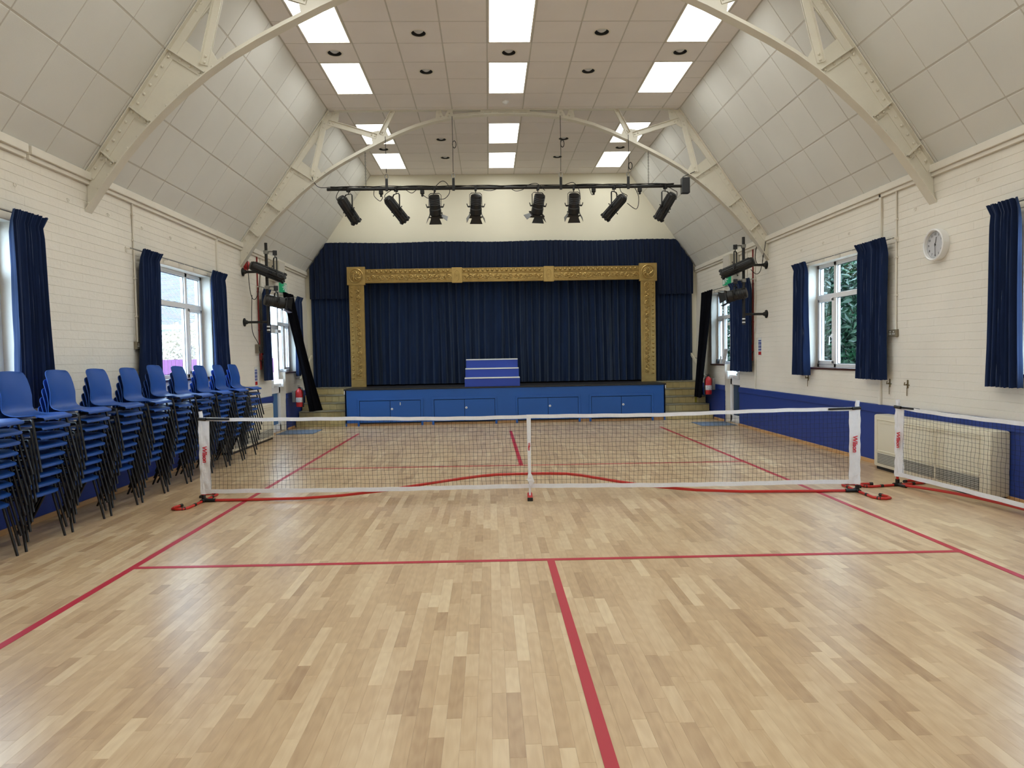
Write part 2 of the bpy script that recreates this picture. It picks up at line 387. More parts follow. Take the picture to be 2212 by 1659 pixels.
ce = tag(B().box(-3.1, 3.1, YR-.2, YB+.2, ZC+.10, ZC+.2).build('ceiling', M_TILEF), kind='structure')
ce.data.materials[0] = M_GRID
for i, x in enumerate(XLn): B().box(x-.012, x+.012, YR, YB, ZC+.003, ZC+.03).build('grid_bar', M_GRID, ce)
for y in YL: B().box(-3.0, 3.0, y-.010, y+.010, ZC+.0045, ZC+.028).build('grid_bar', M_GRID, ce)
def tile_box(b, a, bq, c, d, g=.009):
    b.box(a+g, bq-g, c+g, d-g, ZC, ZC+.02, .003)
rest = B(); cnt = 0
holes = [(x, y) for x, y in DL]
for j in range(len(YL)-1):
    for i in range(len(XLn)-1):
        x0, x1, y0, y1 = XLn[i], XLn[i+1], YL[j], YL[j+1]
        if any(y0 >= a-.02 and y1 <= c+.02 for a, c in LR) and (x0, x1) in [(round(p, 3), round(q, 3)) for p, q in LC]: continue
        h = [p for p in holes if x0 < p[0] < x1 and y0 < p[1] < y1]
        b = B()
        if h:      # a tile with a round hole for the downlight
            cx, cy = h[0]; R = .098; n = 24; ang = [2*PI*k/n for k in range(n)]
            ins = [(cx+R*math.cos(a), cy+R*math.sin(a)) for a in ang]; out = []
            for a in ang:
                dx, dy = math.cos(a), math.sin(a)
                t = min([(q-p)/d for q, p, d in ((x1-.009, cx, dx), (x0+.009, cx, dx), (y1-.009, cy, dy), (y0+.009, cy, dy)) if abs(d) > 1e-9 and (q-p)/d > 0])
                out.append((cx+dx*t, cy+dy*t))
            for qx, qy in ((x0+.009, y0+.009), (x1-.009, y0+.009), (x1-.009, y1-.009), (x0+.009, y1-.009)):
                kk = min(range(n), key=lambda k: (out[k][0]-qx)**2 + (out[k][1]-qy)**2); out[kk] = (qx, qy)
            vs = [(p[0], p[1], ZC) for p in ins+out]; fs = [(k, (k+1) % n, n+(k+1) % n, n+k) for k in range(n)]
            b.add(vs, fs)
            vs = [(p[0], p[1], z) for z in (ZC, ZC+.02) for p in out]; b.add(vs, [(k, (k+1) % n, n+(k+1) % n, n+k) for k in range(n)])
        else: tile_box(b, x0, x1, y0, y1)
        if y0 > 7.3: b.build('ceiling_tile', M_TILEF, ce)
        else: rest.v, rest.f = rest.add(b.v, b.f).v, rest.f
tag(rest.build('ceiling_tile_field', M_TILEF, ce), kind='stuff')
SL = math.hypot(W-XC, ZC-ZE); ux, uz = (W-XC)/SL, (ZC-ZE)/SL      # along the slope upward: inwards, up
rows = [0, .33] + [.33+.61*k for k in (1, 2, 3)] + [SL]
def slope(s, name):
    mt = Matrix(((-s*ux, 0, s*uz, s*W), (0, 1, 0, 0), (uz, 0, ux, ZE), (0, 0, 0, 1)))     # local x up the slope, y along the hall, z outward
    b = B(); b.x = mt; b.box(-.1, SL+.15, YR-.2, YB+.2, .02, .1); o = tag(b.build(name, M_GRID), kind='structure')
    for q in rows:
        g_ = B(); g_.x = mt; g_.box(q-.013, q+.013, YR, YB, .003, .022); g_.build('grid_bar', M_GRID, o)
    for y in YL:
        g_ = B(); g_.x = mt; g_.box(0, SL, y-.009, y+.009, .005, .02); g_.build('grid_bar', M_GRID, o)
    rest = B()
    for j in range(len(YL)-1):
        for i in range(len(rows)-1):
            t = B(); t.x = mt; t.box(rows[i]+.009, rows[i+1]-.009, YL[j]+.006, YL[j+1]-.006, 0, .02, .003)
            if YL[j] > 4.0: t.build('ceiling_tile', M_TILE, o)
            else: rest.add(t.v, t.f)
    tag(rest.build('ceiling_tile_field', M_TILE, o), kind='stuff')
slope(-1, 'ceiling.001'); slope(1, 'ceiling.002')
# eaves trim
for s, nm in ((-1, 'trim_1'), (1, 'trim_2')):
    b = B()
    for ya, yb in (((YR, 6.50), (6.545, YB)) if s < 0 else ((YR, YB),)): b.box(s*W, s*(W-.055), ya, yb, 3.375, 3.455, .004); b.box(s*W, s*(W-.03), ya, yb, 3.33, 3.375, .004)
    tag(b.build(nm, M_WHITE), kind='structure')
# skirting
for s, nm, ops in ((-1, 'baseboard_left', [(13.45, 14.36)]), (1, 'baseboard_right', [(13.38, 14.24)])):
    b = B(); y = YR
    for a, c in ops + [(14.85, None)]:
        b.box(s*(W-.012), s*(W-.034), y, a, 0, .05, .004); y = c
    tag(b.build(nm, M_SKIRT), kind='structure')

# ------------------------------------------------------------------ windows and doors
def window(idx, s, y0, y1, z0, z1, ym, zt, sill=M_SILL, handle=True):
    xa, xb = s*4.69, s*4.755; f = .055
    b = B(); b.box(xa, xb, y0, y1, z0, z0+f, .004); b.box(xa, xb, y0, y1, z1-f, z1, .004); b.box(xa, xb, y0, y0+f, z0, z1, .004); b.box(xa, xb, y1-f, y1, z0, z1, .004)
    r = tag(b.build('window_%d' % idx, M_UPVC), kind='structure')
    B().box(xa, xb, ym-.035, ym+.035, z0, z1, .004).build('mullion', M_UPVC, r)
    B().box(xa-s*.004, xb, y0, y1, zt-.035, zt+.035, .004).build('transom', M_UPVC, r)
    c0, c1 = ym+.03, y1-f+.01; b = B(); g = .045
    for (a, e, c, d) in ((c0, c1, z0+f-.01, z0+f+g), (c0, c1, zt-.03-g, zt-.025), (c0, c0+g, z0+f, zt-.03), (c1-g, c1, z0+f, zt-.03)): b.box(xa-s*.012, xb, a, e, c, d, .004)
    b.build('casement', M_UPVC, r)
    for (a, c) in ((y0+f-.01, ym), (ym, y1-f+.01)):
        for (e, d) in ((z0+f-.01, zt), (zt, z1-f+.01)): B().box(s*4.72, s*4.728, a, c, e, d).build('pane', M_GLASS, r)
    # dark glazing gaskets
    b = B()
    for (a, c) in ((y0+f, ym-.035), (ym+.035, y1-f)):
        for (e, d) in ((z0+f, zt-.035), (zt+.035, z1-f)):
            if a > ym and d < zt: a2, c2, e2, d2 = a+.035, c-.035, e+.035, d-.035
            else: a2, c2, e2, d2 = a, c, e, d
            for q in ((a2, a2+.008, e2, d2), (c2-.008, c2, e2, d2), (a2, c2, e2, e2+.008), (a2, c2, d2-.008, d2)): b.box(s*4.712, s*4.716, *q)
    b.build('gasket', M_BLACK, r)
    if sill: B().box(s*(W-.02), s*4.70, y0+.01 if y0 > 14 else y0-.03, y1+.03, z0-.03, z0+.001, .006).build('window_sill', sill, r)
    if handle:
        b = B(); x = xa-s*.02; b.box(x-.01, x+.01, c0+.01, c0+.035, zt-.62, zt-.56, .003); b.tube([(x-s*.01, c0+.022, zt-.59), (x-s*.035, c0+.022, zt-.6), (x-s*.04, c0+.022, zt-.72)], .008, 6)
        b.build('handle', M_UPVC, r, smooth=True)
    return r
window(1, -1, 4.60, 6.33, 1.22, 2.72, 5.78, 2.25)
window(2, -1, 8.95, 10.66, 1.22, 2.72, 10.13, 2.25)
window(3, 1, 4.50, 6.20, 1.20, 2.74, 5.66, 2.25)
window(4, 1, 8.80, 10.47, 1.20, 2.74, 9.93, 2.25)
window(5, -1, 14.36, 15.2, 1.2, 2.72, 14.8, 2.2, handle=False)
window(6, 1, 14.24, 15.1, 1.2, 2.72, 14.7, 2.2, handle=False)
def door(idx, s, y0, y1):
    xa, xb = s*4.66, s*4.74; f = .06; zt = 2.12; z1 = 2.72
    b = B(); b.box(xa, xb, y0, y0+f, 0, z1, .004); b.box(xa, xb, y1-f, y1, 0, z1, .004); b.box(xa, xb, y0, y1, z1-f, z1, .004); b.box(xa, xb, y0, y1, zt-.04, zt+.04, .004); b.box(xa, xb, y0, y1, 0, .03)
    r = tag(b.build('door_%d' % idx, M_UPVC), kind='structure')
    B().box(s*4.70, s*4.708, y0+f, y1-f, zt, z1-f).build('pane', M_GLASS, r)
    a, c = y0+f+.005, y1-f-.005; xi = s*4.645; xo = s*4.715; b = B(); st = .085
    b.box(xi, xo, a, a+st, .03, zt-.045, .004); b.box(xi, xo, c-st, c, .03, zt-.045, .004); b.box(xi, xo, a, c, zt-.13, zt-.045, .004); b.box(xi, xo, a, c, .03, .15, .004); b.box(xi, xo, a, c, .78, .93, .004)
    lf = b.build('door_leaf', M_UPVC, r)
    for z0_, z1_ in ((.14, .79), (.92, zt-.12)): B().box(s*4.68, s*4.688, a+st-.01, c-st+.01, z0_, z1_).build('pane', M_FROST if z0_ < .5 else M_GLASS, lf)
    b = B(); b.box(s*4.60, s*4.645, a+.02, c-.02, .93, .98, .006); b.box(s*4.55, s*4.645, a+.02, a+.09, .90, 1.06, .01); b.box(s*4.55, s*4.645, c-.09, c-.02, .90, 1.06, .01)
    b.build('push_bar', M_UPVC, lf)
    b = B(); b.box(s*4.58, s*4.645, c-.26, c-.04, zt-.12, zt-.06, .006); b.build('door_closer', M_UPVC, lf)
    B().box(s*4.635, s*4.645, a+.03, a+.06, 1.0, 1.2, .004).build('handle', M_CHROME, lf)
    return r
door(1, -1, 13.45, 14.36); door(2, 1, 13.38, 14.24)

# ------------------------------------------------------------------ recessed lights
COLN = ['left', 'middle', 'right']
ROWN = {8.27: 'row nearest the camera', 10.07: 'second row in view', 12.67: 'third row, past the arch', 14.47: 'row by the stage wall'}
for (y0, y1) in LR:
    for ci, (x0, x1) in enumerate(LC):
        if y0 in ROWN: lab = 'lit square ceiling light in %s column, %s' % (COLN[ci], ROWN[y0]); grp = 'square lit ceiling panels'
        else: lab = 'lit ceiling light outside the picture, %s column, %s' % (COLN[ci], {3.8: 'just before the nearest truss pair', 5.6: 'just outside the frame top', -.4: 'above the camera', 1.4: 'slightly before the camera', -3.4: 'by the rear wall'}[y0]); grp = 'ceiling lights behind the view'
        t = thing('ceiling_light', lab, 'ceiling light', ((x0+x1)/2, (y0+y1)/2, ZC), 0, grp)
        b = B(); g = .012; h = .028
        b.box(x0+g, x0+h, y0+g, y1-g, ZC-.002, ZC+.012); b.box(x1-h, x1-g, y0+g, y1-g, ZC-.002, ZC+.012); b.box(x0+h, x1-h, y0+g, y0+h, ZC-.002, ZC+.012); b.box(x0+h, x1-h, y1-h, y1-g, ZC-.002, ZC+.012)
        b.build('frame', M_WHITE, t)
        B().box(x0+h, x1-h, y0+h, y1-h, ZC+.003, ZC+.011).build('diffuser', M_PANEL, t)
dlab = ['left of the two nearest, beside the middle column', 'right of the two nearest, beside the middle column', 'between the two near left-hand ceiling lights', 'between the two near middle ceiling lights', 'between the two near right-hand ceiling lights',
        'left, level with the third light row', 'right, level with the third light row', 'left, past the arch, before the far left light', 'right, past the arch, beside the hanging rope', 'between the two far left-hand ceiling lights', 'between the two far right-hand ceiling lights', 'left, closest to the stage wall', 'right, closest to the stage wall']
for (x, y), lb in zip(DL, dlab):
    t = thing('downlight', 'round recessed downlight, ' + lb, 'downlight', (x, y, ZC), 0, 'round ceiling downlights')
    for nm, pr, mm in (('rim', [(.095, 0), (.112, -.004), (.118, .0), (.095, .004)], M_WHITE), ('reflector', [(.097, 0), (.09, .04), (.06, .075), (.001, .08)], M_BLACK), ('bulb', [(.001, .006), (.035, .010), (.062, .03), (.05, .075)], M_BULB)):
        b = B(); b.lathe(pr, 20, nm == 'bulb'); b.build(nm, mm, t, smooth=True, local=True)
t = thing('smoke_detector', 'small white smoke detector on the ceiling before the arch', 'smoke detector', (0, 11.6, ZC))
B().lathe([(.055, 0), (.055, -.02), (.04, -.03), (.025, -.045), (.002, -.048)], 16).build('cover', M_UPVC, t, smooth=True, local=True)
B().lathe([(.03, -.03), (.03, -.04)], 12).build('grille', M_GREYBOX, t, local=True)

# ------------------------------------------------------------------ roof trusses
AP = [(4.55, 3.04), (4.34, 3.34), (4.13, 3.62), (3.92, 3.86), (3.72, 4.06), (3.485, 4.275), (3.24, 4.47), (2.994, 4.64), (2.72, 4.80), (2.444, 4.945), (2.04, 5.145), (1.78, 5.26), (1.513, 5.365), (1.2, 5.455), (.91, 5.515), (.5, 5.56), (0, 5.58)]
def truss(yt, label):
    t = thing('roof_truss', label, 'truss', (0, yt, 0), 0, 'arched steel roof trusses')
    full = [(-x, z) for x, z in AP] + [(x, z) for x, z in reversed(AP[:-1])]
    P = [Vector((x, 0, z)) for x, z in full]; Nn = []
    for i in range(len(P)):
        d = (P[min(i+1, len(P)-1)] - P[max(i-1, 0)]).normalized(); Nn.append(Vector((-d.z, 0, d.x)))
    def ribbon(b, w0, w1, d0, d1):       # swept rectangle: y from w0..w1, normal offset d0..d1
        n = len(P); vs = []
        for p, q in zip(P, Nn):
            for (yy, dd) in ((w0, d0), (w1, d0), (w1, d1), (w0, d1)): vs.append((p.x+q.x*dd, yt+yy, p.z+q.z*dd))
        fs = [(0, 1, 2, 3), (4*n-4, 4*n-1, 4*n-2, 4*n-3)]
        for i in range(n-1):
            for k in range(4): fs.append((4*i+k, 4*i+4+k, 4*i+4+(k+1) % 4, 4*i+(k+1) % 4))
        b.add(vs, fs)
    b = B(); ribbon(b, -.065, .065, 0, .012); ribbon(b, -.02, .02, .012, .062); b.build('arch_rib', M_TRUSS, t, smooth=30)
    rv = B()
    def rivet(x, z, yo=-.02): rv.ball((x, yt+yo, z), .016, 8, 5, sy=.9)
    for i in range(len(P)-1):
        a, c = P[i]+Nn[i]*.035, P[i+1]+Nn[i+1]*.035
        if a.z < 4.5: rivet(*(a.lerp(c, .25)).xz); rivet(*(a.lerp(c, .75)).xz)
    if abs(0) < 1:
        for k in range(7): rivet(-.36+.12*k, 5.61)
    for s in (-1, 1):
        # web plate between arch and rafter
        low = [(s*x, z+.01) for x, z in AP[:7]]; low += [(s*3.30, 4.68), (s*3.50, 4.84), (s*3.62, 4.77), (s*4.545, 3.445)]
        B().prism(low, yt-.006, yt+.006).build('web_plate', M_TRUSS, t)
        # rafter on the slope: T section
        n = Vector((-s*uz, 0, -ux)); a = Vector((s*W, yt, ZE)); e = Vector((s*XC, yt, ZC)); a2 = a + (e-a)*.0; e2 = a + (e-a)*1.0
        b = B(); b.bar(a2+n*.012, e2+n*.012, .012, .13); b.bar(a2+n*.055, e2+n*.055, .085, .03); b.build('rafter', M_TRUSS, t)
        for k in range(13):
            p = a2 + (e2-a2)*(.04+.043*k) + n*.05
            rv.ball((p.x, yt-.02, p.z), .016, 8, 5, sy=.9)
        # stiffeners
        for (p, q) in (((3.66, 4.73), (3.27, 4.475)), ((4.06, 4.13), (3.86, 3.975)), ((4.375, 3.675), (4.235, 3.55))):
            A = Vector((s*p[0], yt, p[1])); Q = Vector((s*q[0], yt, q[1])); b = B(); b.bar(A, Q, .012, .11); dn = (Q-A).normalized(); c = Vector((0, 1, 0)).cross(dn)*.03
            if c.z > 0: c = -c
            b.bar(A+c+Vector((0, -.012, 0)), Q+c+Vector((0, -.012, 0)), .06, .012); b.build('stiffener', M_TRUSS, t)
            m = 4 if p[0] < 3.7 else 3
            for k in range(m): g = A.lerp(Q, (k+.5)/m) + c; rivet(g.x, g.z, -.022)
        def angle(p, q, wd, nm='strut'):
            A = Vector((s*p[0], yt, p[1])); Q = Vector((s*q[0], yt, q[1])); b = B(); b.bar(A+Vector((0, -.014, 0)), Q+Vector((0, -.014, 0)), wd, .010)
            c = Vector((0, 1, 0)).cross((Q-A).normalized())*(wd/2)
            if c.z < 0: c = -c
            b.bar(A+c+Vector((0, -.03, 0)), Q+c+Vector((0, -.03, 0)), .008, .05); b.bar(A+c+Vector((0, .03, 0)), Q+c+Vector((0, .03, 0)), .008, .05)
            b.bar(A+Vector((0, .014, 0)), Q+Vector((0, .014, 0)), wd, .010)
            b.build(nm, M_TRUSS, t)
            for k, f in ((0, .03), (0, .1), (1, .97), (1, .9)): g = A.lerp(Q, f); rivet(g.x, g.z, -.024)
        angle((3.285, 4.56), (3.06, 5.47), .075); angle((3.0, 5.46), (2.20, 5.22), .08); angle((2.115, 5.25), (1.90, 5.66), .07)
        B().prism([(s*x, z) for x, z in ((3.30, 5.23), (3.13, 5.47), (3.02, 5.63), (2.81, 5.66), (2.84, 5.49), (2.94, 5.40), (3.06, 5.33), (3.30, 5.05), (3.38, 5.08))], yt-.008, yt+.008).build('gusset_plate', M_TRUSS, t)
        for k in range(6): rivet(s*(3.34-.045*k), 5.12+.075*k, -.012)
        for k in range(4): rivet(s*(3.06-.06*k), 5.60, -.012)
        B().prism([(s*x, z) for x, z in ((2.30, 5.30), (2.04, 5.34), (1.98, 5.20), (2.02, 5.17), (2.26, 5.06))], yt-.008, yt+.008).build('gusset_plate', M_TRUSS, t)
        B().prism([(s*x, z) for x, z in ((3.40, 4.66), (3.22, 4.74), (3.14, 4.60), (3.24, 4.50))], yt-.008, yt+.008).build('gusset_plate', M_TRUSS, t)
        b = B(); b.prism([(s*x, z) for x, z in ((1.17, 5.66), (1.10, 5.66), (1.06, 5.56), (1.0, 5.50), (1.10, 5.47), (1.19, 5.52))], yt-.024, yt+.024)
        b.prism([(s*x, z) for x, z in ((.90, 5.66), (.97, 5.66), (1.03, 5.56), (1.0, 5.50), (.94, 5.51), (.88, 5.55))], yt-.027, yt+.027); b.build('gusset_plate', M_TRUSS, t)
        for xx, zz in ((1.12, 5.60), (1.10, 5.55), (.95, 5.60), (.97, 5.55)): rivet(s*xx, zz, -.024)
    b = B(); b.box(-.42, .42, yt-.026, yt+.026, 5.60, 5.66); b.box(-2.9, 2.9, yt-.04, yt+.04, 5.645, 5.662); b.build('tie_plate', M_TRUSS, t)
    tag(rv.build('rivets', M_TRUSS, t, smooth=True), kind='stuff')
    return t
truss(7.5, 'nearer cream riveted steel roof truss, its feet high on both walls')
truss(12.0, 'farther cream steel roof truss with the lighting bar hanging from it')
truss(3.0, 'cream steel roof truss over the near end, outside the picture')

# ------------------------------------------------------------------ stacked chairs
def chair_parts():
    t = thing('stacking_chair', '', 'chair', (0, 0, 0))
    prof = [(.209, .399), (.213, .406), (.209, .413), (.185, .418), (.13, .421), (.06, .419), (0, .416), (-.05, .420), (-.095, .433), (-.125, .454), (-.142, .480), (-.150, .52), (-.156, .58), (-.168, .65), (-.184, .71), (-.197, .75), (-.203, .772), (-.206, .782)]
    hw = [.172, .178, .184, .189, .193, .194, .192, .190, .188, .187, .186, .185, .183, .180, .176, .170, .158, .138]
    nv = 12; vs = []; fs = []
    for i, ((x, z), h) in enumerate(zip(prof, hw)):
        bk = min(1, max(0, (i-8)/4))
        for k in range(nv+1):
            v = -1 + 2*k/nv; e = abs(v)**2.6
            fx = x + .030*e*bk - (.018*e if i < 4 else 0); fz = z + (1-bk)*(.010*e if i > 3 else -.002*e) - (.006*e if i > 14 else 0)
            vs.append((fx, h*v, fz))
    for i in range(len(prof)-1):
        for k in range(nv): a = i*(nv+1)+k; fs.append((a, a+1, a+nv+2, a+nv+1))
    b = B(); b.add(vs, fs); o = b.build('seat_shell', M_CHAIR, t, smooth=60, solid=-.006, local=True)
    for s in (-1, 1):
        for (p, q) in (((.130, .212, .392), (.200, .245, 0)), ((-.01, .212, .392), (-.205, .245, 0))):
            b = B(); A = Vector((p[0], s*p[1], p[2])); Q = Vector((q[0], s*q[1], q[2])); d = (Q-A)
            b.tube([A + Vector((-.02 if p[0] > .05 else .02, -s*.012, .008)), A + Vector((-.006 if p[0] > .05 else .006, -s*.004, .004)), A + d*.04, Q], .0102, 8)
            b.build('leg', M_BLACK2, t, smooth=True, local=True)
    b = B()
    for s in (-1, 1): b.tube([(-.01, s*.200, .398), (.13, s*.200, .398)], .009, 8)
    for x in (.115, .01): b.tube([(x, -.2, .392), (x, .2, .392)], .008, 6)
    b.tube([(-.03, -.213, .366), (-.03, .213, .366)], .006, 6)
    b.build('seat_frame', M_BLACK2, t, smooth=True, local=True)
    return t
ORD = ['', 'second', 'third', 'fourth', 'fifth', 'sixth', 'seventh', 'eighth']
proto = chair_parts(); first = True
snames = ['nearest stack, cut by the left edge', 'second nearest stack', 'third nearest stack', 'fourth nearest stack', 'fifth nearest stack', 'fifth stack from the farthest', 'fourth stack from the farthest', 'third stack from the farthest', 'second farthest stack', 'farthest stack']
jit = random.Random(11)
for n in range(10):
    yc = 5.08 + .60*n - (.02 if n in (5, 6) else 0); dx = jit.uniform(-.006, .006)
    for k in range(9):
        ex, ez = (0, 0)
        if n == 5 and k == 8: ez = .02; ex = .004
        loc = (-4.17 + dx + .0175*k + ex, yc + jit.uniform(-.003, .003), .0775*k + ez)
        c = proto if first else copy_tree(proto, loc); c.location = loc; first = False
        pos = 'top chair' if k == 8 else ('bottom chair' if k == 0 else '%s chair from the bottom' % ORD[k])
        tag(c, 'blue plastic chair, %s, %s' % (pos, snames[n]), 'chair', 'blue chairs stacked along the left wall')

# ------------------------------------------------------------------ curtains
def curtain(name, label, cat, pts_top, pts_bot, z0, z1, folds, amp, m, seed=1, header=.07, group=None, nrm=None, flare=.03, ztop=None, rows=14, pinch=.0, zbot=None):
    """pts: ((x,y),(x,y)) ends of top and bottom edges; nrm: direction of the folds"""
    rr = random.Random(seed); folds = folds*1.35 if header == .10 else folds; N = int(folds*14); nz = rows; vs = []; fs = []
    t0, t1 = Vector(pts_top[0]).to_2d() if False else Vector(pts_top[0]), Vector(pts_top[1]); b0, b1 = Vector(pts_bot[0]), Vector(pts_bot[1])
    nrm = Vector(nrm) if nrm else None
    ph = [rr.uniform(0, 6.28) for _ in range(5)]; fm = [rr.uniform(.75, 1.25) for _ in range(int(folds)+3)]
    zs = [0, .15, .3, .45, .6, .72, .82, .9, .95]; 
    for j in range(nz+1):
        f = j/nz
        for i in range(N+1):
            s = i/N; zt_ = ztop(s) if ztop else z1; zb_ = zbot(s) if zbot else z0
            z = zb_ + (zt_-zb_)*f; hd = max(0, 1-(zt_-z)/header) if header else 0
            h2 = math.exp(-((zt_-z-header*1.15)/(header*.5+1e-6))**2) if header else 0
            q = 1 - pinch*math.sin(PI*min(1, f)*1)
            A = b0.lerp(b1, s); T = t0.lerp(t1, s); p = A.lerp(T, f); c = b0.lerp(b1, .5).lerp(t0.lerp(t1, .5), f); p = c + (p-c)*q*(1-.06*h2+.03*hd)
            u = s*folds; ii = int(u); loc = fm[ii] * (1-(u-ii)) + fm[ii+1]*(u-ii)
            a = 2*PI*(u + .22*math.sin(2*PI*s*1.7+ph[0]) + .10*math.sin(f*2.2+ph[1]+s*9))
            w = math.sin(a); w = math.copysign(abs(w)**.9, w)
            off = amp*loc*(w*(1-.45*hd-.35*h2) + .30*math.sin(2.3*a+ph[2]+f*1.1))*(.72+.28*(1-f)) + flare*hd*.4
            vs.append((p.x + nrm.x*off, p.y + nrm.y*off, z + (rr.uniform(-.004, .004) if j in (0, nz) else 0)))
    for j in range(nz):
        for i in range(N): a = j*(N+1)+i; fs.append((a, a+1, a+N+2, a+N+1))
    b = B(); b.add(vs, fs); o = b.build(name, m, None, smooth=70, solid=.004)
    if cat: tag(o, label, cat, group)
    return o
def rail(s, y0, y1, z, label):
    t = thing('curtain_rail', label, 'curtain rail', (s*(W-.06), (y0+y1)/2, z))
    B().tube([(s*(W-.07), y0, z), (s*(W-.07), y1, z)], .007, 6).build('rod', M_STEEL, t)
    k = 0; y = y0+.03
    while y < y1:
        b = B(); b.box(s*W, s*(W-.075), y-.008, y+.008, z-.012, z+.006); b.box(s*(W+.003), s*(W-.012), y-.015, y+.015, z-.04, z+.02); b.build('bracket', M_WHITE, t); y += .46
    return t
G = 'navy window curtains'
xc = W-.10
def wcur(s, y0, y1, y0b, y1b, z0, z1, folds, label, seed, m=M_VELVET, amp=.034):
    x = s*xc
    return curtain('curtain', label, 'curtain', ((x, y0), (x, y1)), ((x, y0b), (x, y1b)), z0, z1, folds, amp, m, seed, group=G, nrm=(-s, 0), pinch=.07, header=.10, flare=.10, rows=18)
wcur(-1, 6.14, 6.60, 6.12, 6.68, 1.06, 2.80, 6, 'navy curtain by the cut-off window at the far left', 1)
wcur(-1, 8.38, 8.86, 8.28, 8.82, 1.06, 2.80, 6, 'navy curtain on the near side of the left wall window', 2)
wcur(-1, 10.42, 10.96, 10.50, 11.06, 1.06, 2.80, 6, 'navy curtain on the far side of the left wall window', 3)
wcur(1, 6.10, 6.48, 6.08, 6.52, 1.08, 2.80, 5, 'navy curtain beside the clock, at the right edge', 4)
wcur(1, 8.22, 8.86, 8.24, 8.86, 1.08, 2.80, 7, 'wide navy curtain on the near side of right window', 5)
wcur(1, 10.28, 10.74, 10.28, 10.78, 1.08, 2.79, 5, 'narrow navy curtain on the far side of right window', 6)
wcur(-1, 12.70, 13.12, 12.72, 13.18, 1.08, 2.76, 4, 'navy curtain behind the left wall stage lights', 7)
wcur(1, 12.52, 13.64, 12.56, 13.60, 1.08, 2.80, 9, 'navy curtain behind the right wall stage lights', 8)
wcur(-1, 14.90, 15.38, 14.90, 15.40, 1.10, 2.80, 4, 'navy curtain between left side door and stage steps', 9)
curtain('blackout_curtain', 'long black curtain swept over the left extinguisher', 'curtain', ((-4.36, 13.72), (-4.36, 14.36)), ((-4.12, 14.55), (-3.98, 14.95)), .36, 2.78, 5, .04, M_BLACKCL, 10, group=G, nrm=(1, -.25), pinch=.25)
curtain('blackout_curtain', 'long black curtain hanging behind the right extinguisher', 'curtain', ((4.40, 14.50), (4.42, 15.28)), ((4.22, 14.80), (4.30, 15.5)), .47, 2.78, 5, .04, M_BLACKCL, 11, group=G, nrm=(-1, -.2), pinch=.15)
rail(-1, 5.9, 6.5, 2.78, 'thin curtain rail over the cut-off left window'); rail(-1, 8.2, 11.0, 2.78, 'thin curtain rail over the left wall window'); rail(1, 8.12, 10.8, 2.775, 'thin curtain rail over the right wall window')
rail(-1, 12.7, 15.5, 2.79, 'thin curtain rail over the left side door'); rail(1, 12.5, 15.4, 2.78, 'thin curtain rail over the right side door'); rail(1, 6.0, 6.5, 2.775, 'thin curtain rail at the right edge')

# ------------------------------------------------------------------ stage
YS, ZS, XS = 14.85, .80, 3.45
st = thing('stage', 'blue-painted raised stage front with cupboards and a black floor', 'stage', (0, YS, 0))
b = B(); b.box(-XS, XS, YS, YS+.03, .07, ZS-.03); b.box(-XS, -XS+.03, YS, YB, 0, ZS-.03); b.box(XS-.03, XS, YS, YB, 0, ZS-.03)
# leave the four cupboard bays as frames
fr = b.build('front_board', M_STAGE, st)
B().box(-XS-.02, XS+.02, YS-.015, 18.2, ZS-.03, ZS, .004).build('stage_floor', M_STAGETOP, st)
B().box(-XS, XS, YS+.035, YS+.06, 0, .12).build('plinth', M_SKIRT, st)
for i, xm in enumerate((-2.49, -.90, .90, 2.49)):
    h = .70; b = B(); f = .045
    b.box(xm-h, xm+h, YS-.02, YS+.002, .545, .545+f, .005); b.box(xm-h, xm-h+f, YS-.02, YS+.002, 0, .56, .005); b.box(xm+h-f, xm+h, YS-.02, YS+.002, 0, .56, .005)
    b.build('cupboard_frame', M_STAGE, st)
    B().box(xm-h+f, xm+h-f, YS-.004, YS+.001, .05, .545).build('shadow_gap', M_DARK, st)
    for s in (-1, 1):
        x0, x1 = (xm-h+f+.008, xm-.004) if s < 0 else (xm+.004, xm+h-f-.008)
        d = B().box(x0, x1, YS-.016, YS-.003, .075, .535, .003).build('cupboard_door', M_STAGE, st)
        if s > 0:
            bb = B(); bb.x = Matrix.Translation((x0+.035, YS-.016, .36)) @ Matrix.Rotation(PI/2, 4, 'X'); bb.lathe([(.024, 0), (.024, .006), (.012, .012)], 14); bb.build('lock', M_SIGNW, d, smooth=True)
            bb = B(); bb.x = Matrix.Translation((x0+.035, YS-.029, .36)) @ Matrix.Rotation(PI/2, 4, 'X'); bb.lathe([(.007, 0), (.007, .003)], 8); bb.build('keyhole', M_BLACK, d)
B().box(-2.28, -2.265, YS-.021, YS-.019, .44, .50).build('paint_chip', M_SIGNW, st)
B().box(XS-.005, XS+.012, YS-.02, YS+.02, .69, .76, .004).build('corner_bracket', M_SIGNW, st); B().box(-XS-.012, -XS+.005, YS-.02, YS+.02, .69, .76, .004).build('corner_bracket', M_SIGNW, st)
